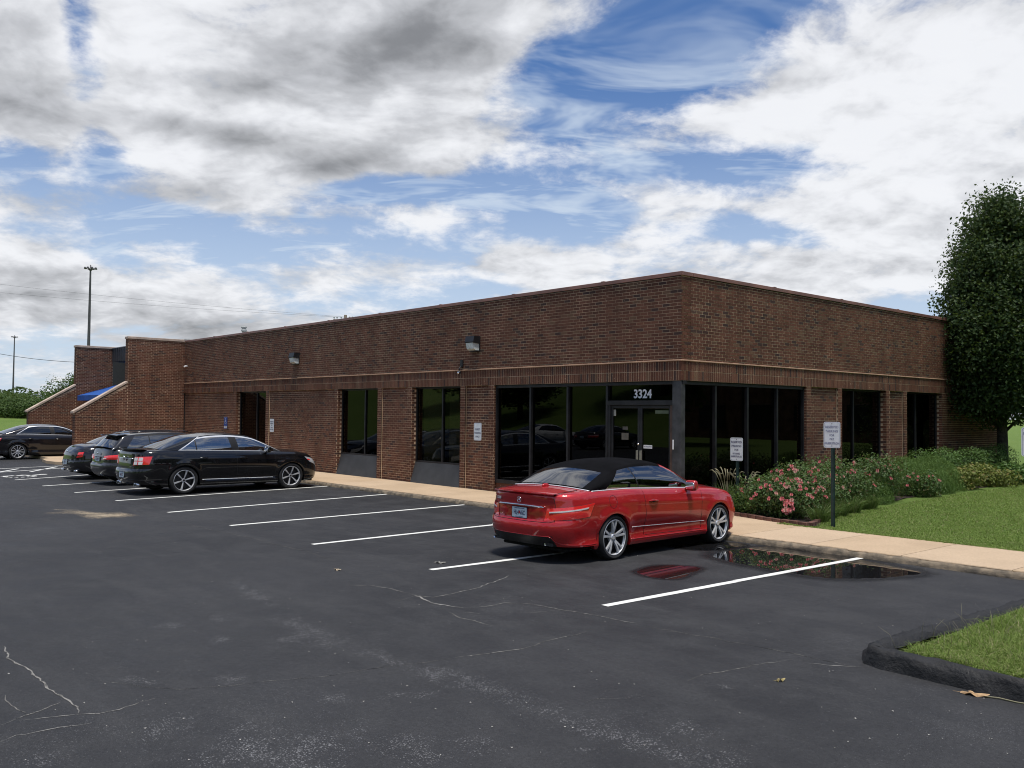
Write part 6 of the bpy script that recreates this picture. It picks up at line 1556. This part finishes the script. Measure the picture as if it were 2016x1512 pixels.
# background on the left
def shrub_blob(name, label, cat, loc, r, n, ls, mat, seed, group=None, lumps=7, flat=1.0, shell=.75):
    g = np.random.default_rng(seed); t = thing(name, label, cat, loc, 0, group)
    L = np.stack([g.uniform(-.55, .55, lumps)*r[0], g.uniform(-.55, .55, lumps)*r[1], g.uniform(.25, .62, lumps)*r[2]], 1); L[0] = (0, 0, r[2]*.5)
    k = n//lumps; d = g.normal(size=(lumps, k, 3)); d /= np.linalg.norm(d, axis=2, keepdims=True); rad = (g.uniform(shell**3, 1, (lumps, k, 1)))**(1/3)*g.uniform(.85, 1.12, (lumps, k, 1))
    P = (L[:, None]+d*rad*np.array([r[0]*.55, r[1]*.55, r[2]*.48])*g.uniform(.8, 1.1, (lumps, 1, 1))).reshape(-1, 3); N = d.reshape(-1, 3)+g.normal(size=P.shape)*.55+np.array([0, 0, .25])
    ok = P[:, 2] > .02; part('foliage', leaf_mesh('foliage', P[ok], N[ok], ls, .6, 0, seed), mat, t)
    m = MB()
    for i in range(6): a = i*1.05; m.tube([(0, 0, -.05), (r[0]*.25*math.cos(a), r[1]*.25*math.sin(a), r[2]*.3), (r[0]*.5*math.cos(a), r[1]*.5*math.sin(a), r[2]*.62)], [.03*r[2], .02*r[2], .006*r[2]], 5)
    m.build('stems', M['bark'], t)
    return t
def far_pt(px, D):
    d = CR*((px-1008)/1764.4)+CF; d.z = 0; d.normalize(); return CAM.x+d.x*D, CAM.y+d.y*D
for i, (px, D, r, h, w) in enumerate([(-25, 104, 5, 2.2, 'at the very left edge'), (14, 100, 4.5, 2.3, 'below the shorter light mast'), (46, 97, 3.6, 1.9, 'on the grass bank left of the wing wall'), (70, 99, 2.4, 1.4, 'lowest, right beside the sloping wing wall')]):
    x, y = far_pt(px, D); shrub_blob('bush', 'overgrown green bush %s' % w, 'bush', (x, y, ground_z(x, y)-.1), (r, r, h), 9000, .20, M['farleaf'], 30+i, 'overgrown bushes on the grass bank', 9)
x, y = far_pt(139, 92); shrub_blob('leafy_tree', 'round green tree rising behind the sloping wing wall', 'tree', (x, y, 1.2), (2.1, 2.1, 4.7), 7000, .2, M['farleaf'], 44, None, 9)
x, y = far_pt(112, 120); shrub_blob('leafy_tree', 'smaller dark tree left of the round green tree', 'tree', (x, y, 1.6), (1.9, 1.9, 2.9), 4000, .24, M['treeleaf'], 45, None, 8)
g = np.random.default_rng(61); FP = []; FN = []
for i in range(60):
    px = -60+i*4.4; D = 330+25*math.sin(i*2.1); x, y = far_pt(px, D); h_ = 5.2+1.6*math.sin(i*1.7)+1.1*math.sin(i*.61)
    d = g.normal(size=(260, 3)); d /= np.linalg.norm(d, axis=1, keepdims=True); FP.append(np.array([x, y, .9+h_*.40])+d*np.array([5, 5, h_*.55])); FN.append(d+g.normal(size=d.shape)*.5)
tag(part('far_trees', leaf_mesh('far_trees', np.concatenate(FP), np.concatenate(FN), 1.3, .7, 0, 61), M['treeleaf']), 'dark line of distant trees at the horizon left of the building', 'trees', kind='stuff')

# ---------------------------------------------------------------- the flower bed
def lz(x, y): return lawn_z(x, y)+.02
rose_m = None
def rose_mesh(seed):
    g = random.Random(seed); m = MB()
    for ring, (n, r, tilt, s_) in enumerate([(6, .030, .35, .034), (5, .018, .75, .028), (4, .008, 1.15, .022)]):
        for k in range(n):
            a = 2*math.pi*k/n+ring*.5+g.uniform(-.2, .2); c, s = math.cos(a), math.sin(a); tt = tilt+g.uniform(-.15, .15)
            def P(u, v):                                                 # u across, v outwards
                rr = r*.35+v*s_*math.cos(tt); return (c*rr-s*u, s*rr+c*u, .004+v*s_*math.sin(tt)+ring*.004)
            w = s_*.52; m.add([P(-w*.5, 0), P(w*.5, 0), P(w, .6), P(w*.45, 1.05), P(-w*.45, 1.05), P(-w, .6)], [(0, 1, 2, 3, 4, 5)])
    return m.mesh('blossom')
ROSES = [rose_mesh(i) for i in range(3)]; ROSES2 = [rose_mesh(i+5) for i in range(2)]
for r_ in ROSES: r_.materials.append(M['pink'])
for r_ in ROSES2: r_.materials.append(M['palepink'])
def rose_bush(label, x, y, r, n, nflow, seed, extra=()):
    t = shrub_blob('rose_bush', label, 'rose bush', (x, y, lz(x, y)-.03), r, n, .062, M['roseleaf'], seed, 'coral pink rose bushes', 12, shell=.55); g = random.Random(seed)
    spots = []
    for i in range(nflow):
        a = g.uniform(-2.6, .75); e = g.uniform(-.1, 1.25); rr = g.uniform(.88, 1.02)
        spots.append((r[0]*.98*rr*math.cos(a)*math.cos(e), r[1]*.98*rr*math.sin(a)*math.cos(e), r[2]*(.46+.52*rr*math.sin(e))))
        if g.random() < .45: spots.append((spots[-1][0]+g.uniform(-.06, .06), spots[-1][1]+g.uniform(-.06, .06), spots[-1][2]+g.uniform(-.04, .04)))
    for k, (px_, py_, pz_) in enumerate(spots+list(extra)):
        if pz_ < .08: continue
        sc_ = g.uniform(.5, .85) if k < len(spots) else g.uniform(.95, 1.25)
        o = part('blossom', (g.choice(ROSES) if g.random() < .78 else g.choice(ROSES2)), None, t, (px_, py_, pz_)); o.scale = (sc_,)*3
        d = Vector((px_*.8+.25, py_*.8-.25, .35)); o.rotation_euler = d.to_track_quat('Z', 'Y').to_euler()
    return t
g_ = random.Random(5); clus = [(.42+g_.uniform(-.10, .10), -.52+g_.uniform(-.06, .06), .30+g_.uniform(-.12, .14)) for _ in range(15)]
rose_bush('rose bush nearest the sidewalk corner, with the large pink cluster', 1.75, .95, (.95, .72, .86), 8200, 44, 71, clus)
rose_bush('rose bush second from the sidewalk, behind the front sign post', 1.55, 2.15, (.95, .85, 1.02), 8200, 44, 72)
rose_bush('rose bush third from the sidewalk, below the brick pier', 1.42, 3.6, (.90, .95, 1.06), 8000, 22, 73)
rose_bush('rose bush fourth from the sidewalk, under the first side window', 1.40, 5.1, (.88, .95, 1.04), 7000, 16, 74)
rose_bush('small rose bush farthest from the sidewalk, low in the feathery plants', 1.85, 6.6, (.55, .6, .62), 2500, 8, 75)
def grass_clump(name, label, cat, x, y, n, h, lean, w, mat, seed, r=.16, group=None, plumes=0):
    g = np.random.default_rng(seed); t = thing(name, label, cat, (x, y, lz(x, y)-.02), 0, group); a = g.uniform(0, 2*np.pi, n); q = r*np.sqrt(g.uniform(0, 1, n))
    B = np.stack([q*np.cos(a), q*np.sin(a), np.zeros(n)], 1); part('blades', blade_mesh('blades', B, g.uniform(.55, 1.0, n)*h, w, lean, seed, .45), mat, t)
    if plumes:
        m = MB()
        for i in range(plumes):
            a = random.uniform(0, 2*math.pi); l = random.uniform(.15, .55)*h; hh = h*random.uniform(1.0, 1.25); c, s = math.cos(a), math.sin(a)
            pts = [(c*l*.5, s*l*.5, hh*.72), (c*l*.75, s*l*.75, hh*.92), (c*l, s*l, hh), (c*(l+.07), s*(l+.07), hh*.985)]; m.tube(pts, [.002, .011, .012, .003], 6); m.tube([(0, 0, 0), (c*l*.25, s*l*.25, hh*.4), pts[0]], .002, 4)
        m.build('plumes', M['plume'], t)
    return t
grass_clump('ornamental_grass', 'ornamental grass with pale plumes beside the first sign post', 'grass clump', .80, 1.05, 420, .70, .75, .010, M['blade'], 81, .2, plumes=16)
grass_clump('ornamental_grass', 'taller plumed grass clump against the dark storefront glass', 'grass clump', .45, .98, 300, .74, .7, .010, M['blade'], 82, .18, plumes=12)
shrub_blob('leafy_plant', 'bright green leafy plant behind the front bumper of the red car', 'plant', (1.0, .75, lz(1, .75)), (.42, .3, .42), 1500, .06, M['fernleaf'], 83)
for i, (x, y, w) in enumerate([(2.62, .85, 'at the edging corner'), (2.45, 1.45, 'second from the edging corner'), (2.35, 2.05, 'third from the edging corner'), (2.28, 2.7, 'fourth from the edging corner'), (2.22, 3.5, 'farthest from the edging corner')]):
    grass_clump('lilyturf', 'arching strap-leaved clump %s' % w, 'plant', x, y, 330, .42, 1.0, .013, M['blade'], 90+i, .14, 'strap-leaved clumps along the lawn edge')
for i, (x, y, r, h, w) in enumerate([(1.65, 4.6, .6, .72, 'half hidden by the roses'), (1.35, 6.9, .9, .98, 'under the first side window'), (1.35, 8.4, .9, .95, 'between the two side windows'), (1.75, 7.7, .55, .66, 'low at the lawn edge')]):
    g = np.random.default_rng(100+i); t = thing('feathery_plant', 'feathery light green plant %s' % w, 'plant', (x, y, lz(x, y)-.02), 0, 'feathery plants in the bed')
    n = 5200; d = g.normal(size=(n, 3)); d[:, 2] = np.abs(d[:, 2]); d /= np.linalg.norm(d, axis=1, keepdims=True); rad = g.uniform(.35, 1, (n, 1))**.5; B = d*rad*np.array([r, r, h])*.9
    part('fronds', blade_mesh('fronds', B, g.uniform(.05, .12, n), .008, .9, 100+i, .3), M['fernleaf'], t)
    Pn = d*(rad**.5)*np.array([r, r, h])*.95; part('foliage', leaf_mesh('foliage', Pn, d+g.normal(size=d.shape)*.5, .045, .3, 0, 120+i), M['fernleaf'], t)
for i, (x, y, w) in enumerate([(.95, 10.2, 'nearest, right of the last side window'), (.9, 11.9, 'second from the window'), (.85, 12.9, 'third, partly under the tree'), (2.3, 15.4, 'dark, at the right edge behind the tree')]):
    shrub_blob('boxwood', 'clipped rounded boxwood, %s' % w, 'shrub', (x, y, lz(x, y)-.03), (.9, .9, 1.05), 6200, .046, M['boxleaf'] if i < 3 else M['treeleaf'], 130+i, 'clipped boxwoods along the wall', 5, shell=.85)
for i, (x, y, w) in enumerate([(1.75, 9.4, 'left of the pair'), (1.8, 11.0, 'right of the pair'), (1.9, 12.6, 'darkest, by the tree trunk')]):
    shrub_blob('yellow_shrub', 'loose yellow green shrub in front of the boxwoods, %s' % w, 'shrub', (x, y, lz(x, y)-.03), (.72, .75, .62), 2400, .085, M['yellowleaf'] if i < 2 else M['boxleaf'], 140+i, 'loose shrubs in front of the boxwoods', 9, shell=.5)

shrub_blob('hedge', 'dark tall hedge at the right edge behind the pear tree trunk', 'hedge', (3.4, 20.2, .3), (3.4, 1.8, 3.0), 6000, .11, M['treeleaf'], 150, None, 10, shell=.6)
# ---------------------------------------------------------------- turf
g = np.random.default_rng(5)
def turf(name, n, xr, yr, zf, H, W, mat, seed, ok, lean=.6, label=None):
    g = np.random.default_rng(seed); X = g.uniform(*xr, n); Y = yr[0]+(yr[1]-yr[0])*g.uniform(0, 1, n)**1.5; k = [i for i in range(n) if ok(X[i], Y[i])]
    B = np.stack([X[k], Y[k], [zf(X[i], Y[i])-.005 for i in k]], 1); hh = g.uniform(H[0], H[1], len(k))*(.75+.5*np.sin(X[k]*2.1+np.sin(Y[k]*1.7)*2)**2*.6)
    return tag(part(name, blade_mesh(name, B, hh, W, lean, seed), mat), label, 'grass', kind='stuff')
turf('lawn_grass', 150000, (2.3, 13), (-.06, 14), lawn_z, (.030, .065), .014, M['turf'], 6, lambda x, y: not in_bed(x, y), 2.2, 'mown green grass of the lawn beside the flower bed')
def isl_z(x, y): return .150+.03*smooth(0, 1.2, x-7.9)*smooth(0, 1, y+7.3)
turf('island_grass', 60000, (8.04, 11.5), (-7.27, -2.1), isl_z, (.045, .12), .0065, M['turf2'], 7, lambda x, y: (x-8.04)+(y+7.27)*.9 > .22*abs(math.sin(x*9+y*7)), 1.9, 'longer grass on the kerbed island at the right edge')
m = MB()
for i in range(26):
    x, y = (random.uniform(7.95, 8.6), random.uniform(-7.3, -5.5)); a = random.uniform(0, 6.28); h = random.uniform(.14, .26); l = random.uniform(.05, .16)
    m.tube([(x, y, .14), (x+l*.4*math.cos(a), y+l*.4*math.sin(a), .14+h*.7), (x+l*math.cos(a), y+l*math.sin(a), .14+h)], [.0016, .0013, .0008], 4)
tag(m.build('grass_stalks', M['plume']), 'dry straw coloured stalks standing out of the island grass', 'grass', kind='stuff')

# ================================================================ posts, masts, wires, small things
def post_sign(label, x, y, zp, w, h, rows, ink, rz=0, zbase=.13, ybend=0):
    t = thing('sign_post', label, 'sign', (x, y, zbase), rz, 'reserved parking signs on green posts')
    m = MB(); H = zp+h/2-zbase-.03
    m.prism([(-.030, 0), (-.018, 0), (-.012, -.028), (.012, -.028), (.018, 0), (.030, 0), (.030, -.003), (.020, -.003), (.0145, -.031), (-.0145, -.031), (-.020, -.003), (-.030, -.003)], 'z', -.15, H); m.v = [(a*1.35, b+.034, c) for a, b, c in m.v]
    m.build('post', M['signgreen'], t)
    p = sign_plate('plate', w, h, M['signwhite'], ink, t); p.location = (0, 0, zp-zbase); lines(p, rows, ink)
    m = MB()
    for z in (h/2-.035, -h/2+.035): m.lathe([(0, -.008), (.008, -.007), (.009, -.004)], 'y', 10, (0, 0, z))
    m.build('bolt', M['steel'], p)
post_sign('white reserved parking sign on a green post, nearest the storefront glass', .75, .86, 1.445, .305, .475, [('RESERVED', .062, .145, .92), ('PARKING', .062, .065, .92), ('FOR', .055, -.015, .92), ('RICHARD', .050, -.090, .85), ('HABERSTROH, SR.', .050, -.150, .66)], M['signink'])
post_sign('white reserved parking sign on a green post before the brick pier and roses', 3.18, .29, 1.805, .325, .47, [('RESERVED', .060, .140, .95), ('PARKING', .060, .065, .95), ('FOR', .052, -.010, .95), ('PAT', .052, -.080, .95), ('HABERSTROH', .056, -.155, .86)], M['signpale'])
post_sign('white reserved parking sign cut off by the right edge', 6.47, .34, 1.775, .305, .45, [('RESERVED', .060, .130, .92), ('PARKING', .060, .055, .92), ('FOR', .052, -.020, .92)], M['signpale'])

# high-mast highway lights
def mast(label, px_b, py_b, py_t, D, Hh):
    x, y = far_pt(px_b, D); t = thing('light_mast', label, 'light mast', (x, y, 0), 0, 'high light masts along the far road')
    m = MB(); m.lathe([(0, 0), (.36, 0), (.30, Hh*.4), (.22, Hh*.75), (.15, Hh)], 'z', 14); m.build('pole', M['galv'], t)
    m = MB(); m.lathe([(.15, Hh-.6), (.3, Hh-.55), (.3, Hh-.2), (.15, Hh-.1), (.1, Hh+.5), (0, Hh+.55)], 'z', 12)
    for k in range(8): a = 2*math.pi*k/8; c, s = math.cos(a), math.sin(a); m.tube([(.3*c, .3*s, Hh-.4), (.95*c, .95*s, Hh-.15)], .04, 6)
    m.build('lamp_ring', M['galv'], t)
    lm_ = MB().lathe([(0, .22), (.16, .18), (.24, -.10), (.22, -.13), (0, -.13)], 'z', 12).mesh('lamp'); lm_.materials.append(M['galv'])
    for k in range(8): a = 2*math.pi*k/8; part('lamp', lm_, None, t, (1.0*math.cos(a), 1.0*math.sin(a), Hh-.15))
mast('tall grey light mast with a ring of lamps, rising behind the wing wall', 172.5, 678, 520, 190, 29.3)
mast('light mast farther away at the left edge, over the bushes', 26, 768, 658, 385, 29.0)
# utility pole behind the roof and its wires
x, y = far_pt(678, 93); t = thing('utility_pole', 'timber utility pole with double crossarm showing just above the roof line', 'utility pole', (x, y, 0)); t.rotation_euler[2] = YAW+math.radians(-14)
MB().lathe([(0, 0), (.19, 0), (.15, 12.0), (0, 12.0)], 'z', 12).build('pole', M['wood'], t)
m = MB(); m.bbox(-1.25, 1.25, -.22, -.12, 11.42, 11.56, .01); m.build('crossarm', M['wood'], t); m = MB(); m.bbox(-1.25, 1.25, .12, .22, 11.42, 11.56, .01); m.build('crossarm', M['wood'], t)
ins = MB().lathe([(0, 0), (.03, 0), (.03, .10), (.075, .12), (.06, .17), (.075, .19), (.05, .25), (0, .27)], 'z', 10).mesh('insulator'); ins.materials.append(M['greenvent'])
for dx in (-1.18, -.85, -.4, .55, .85, 1.18): part('insulator', ins, None, t, (dx, -.17, 11.56))
m = MB(); m.tube([(-.6, -.12, 11.42), (0, -.12, 10.8)], .03, 6); m.tube([(.6, -.12, 11.42), (0, -.12, 10.8)], .03, 6); m.build('brace', M['steel'], t)
def wire(label, a, b, sag, r=.008):
    a, b = Vector(a), Vector(b); m = MB(); m.tube([a.lerp(b, i/30)-Vector((0, 0, sag*4*(i/30)*(1-i/30))) for i in range(31)], r, 4, cap=False); tag(m.build('power_line', M['black']), label, 'wire', 'wires across the left sky')
p0 = Vector((x, y, 11.8))
for i, (dz, dx) in enumerate([(0, 0), (-.05, .8)]):
    q = far_pt(-380, 120); wire(['upper of two faint power lines running left from the utility pole', 'lower of two faint power lines running left from the utility pole'][i], p0+Vector((dx*.4, dx, dz)), (q[0], q[1], 17.6+dz*9-i*.9), .5)
q0 = far_pt(170, 70); q1 = far_pt(-120, 80); wire('single dark cable sloping across the sky left of the wing wall', (q0[0], q0[1], 5.4), (q1[0], q1[1], 7.2), .35, .016)
# small white pickup-like car on the far road
for o in list(bpy.data.objects):
    if o.get('label', '').startswith('white sedan'):
        c = copy_tree(o); x, y = far_pt(74, 205); c.location = (x, y, 3.55); c.rotation_euler = (0, 0, math.radians(60)); c['label'] = 'tiny white car on the far road behind the bushes'; c['group'] = 'cars on the far road'
        break
# neighbouring building across the side drive, seen mirrored in the right-hand windows
nb = thing('neighbour_building', 'brown brick neighbouring building across the side drive, mirrored in the windows', 'building', (12, 46, 0))
MB().bbox(0, 60, 0, 14, 0, 6.6, .05).build('wall', pmat('brown brick wall far', (.14, .075, .05), .9, var=.3, scale=2), nb)
MB().bbox(-.15, 60.2, -.2, 14.2, 6.6, 6.85, .03).build('roof_edge', M['coping'], nb)
wm = MB().bbox(-1.3, 1.3, -.04, .02, 1.1, 3.0, .01).mesh('window'); wm.materials.append(M['bronze'])
for i in range(13): part('window', wm, None, nb, (3+i*4.4, 0, 0))
# fallen leaves and flecks on the asphalt
def oak_leaf(label, px, py, L, rz, c):
    p = gp(px, py, LZ+.006); pts = []
    for i in range(40):
        a = 2*math.pi*i/40; r = (1+.42*abs(math.sin(4*a))**.7*math.copysign(1, math.sin(8*a))*.6)*(.5+.08*math.cos(a)); pts.append((L*r*math.cos(a), L*.42*r*math.sin(a)))
    m = MB(); m.add([(0, 0, .012)]+[(x, y, .004+.012*math.sin(7*i)) for i, (x, y) in enumerate(pts)], [(0, 1+i, 1+(i+1) % 40) for i in range(40)]); m.tube([(-L*.5, 0, .005), (-L*.8, .01, .004)], .0015, 4)
    o = m.build('fallen_leaf', pmat('dry leaf '+label[:6], c, .8, var=.2, scale=30)); o.location = p; o.rotation_euler[2] = rz; tag(o, label, 'leaf', 'dry leaves on the asphalt')
oak_leaf('dry tan oak leaf at the foot of the black island kerb', 1915, 1367, .17, .35, (.42, .27, .14))
oak_leaf('small yellow leaf on the asphalt left of the island', 1536, 1340, .07, 1.2, (.40, .32, .14)); oak_leaf('small pale leaf on the asphalt left of the parking lines', 664, 1122, .10, .2, (.42, .34, .24))
oak_leaf('pale leaf on the asphalt beyond the rear of the red car', 865, 1108, .14, .6, (.22, .21, .19))
a, b = gp(1938, 1371, LZ+.006), gp(2030, 1387, LZ+.006); m = MB(); m.tube([a, a.lerp(b, .3)+Vector((0, .012, .004)), a.lerp(b, .7)+Vector((0, -.006, 0)), b], .006, 5); tag(m.build('dead_stem', M['plume']), 'pale dead stem lying along the foot of the island kerb', 'stem')
m = MB(); g = np.random.default_rng(4)
for i in range(260):
    px_, py_ = g.uniform(0, 2016), 1010+490*g.uniform(0, 1)**1.3; p = gp(px_, py_)
    if p.x > 7.6 and p.y > -7.6 or p.y > -2.1: continue
    s_ = g.uniform(.004, .011); a = g.uniform(0, 6.28); z = LZ+.002
    m.add([(p.x+s_*math.cos(a+q), p.y+s_*math.sin(a+q)*g.uniform(.5, 1), z+(.004 if k_ % 2 else 0)) for k_, q in enumerate((0, 1.6, 3.1, 4.7))], [(0, 1, 2, 3)])
tag(m.build('flecks', pmat('pale grit', (.45, .43, .40), .8)), 'pale bits of grit scattered over the asphalt', 'grit', kind='stuff')
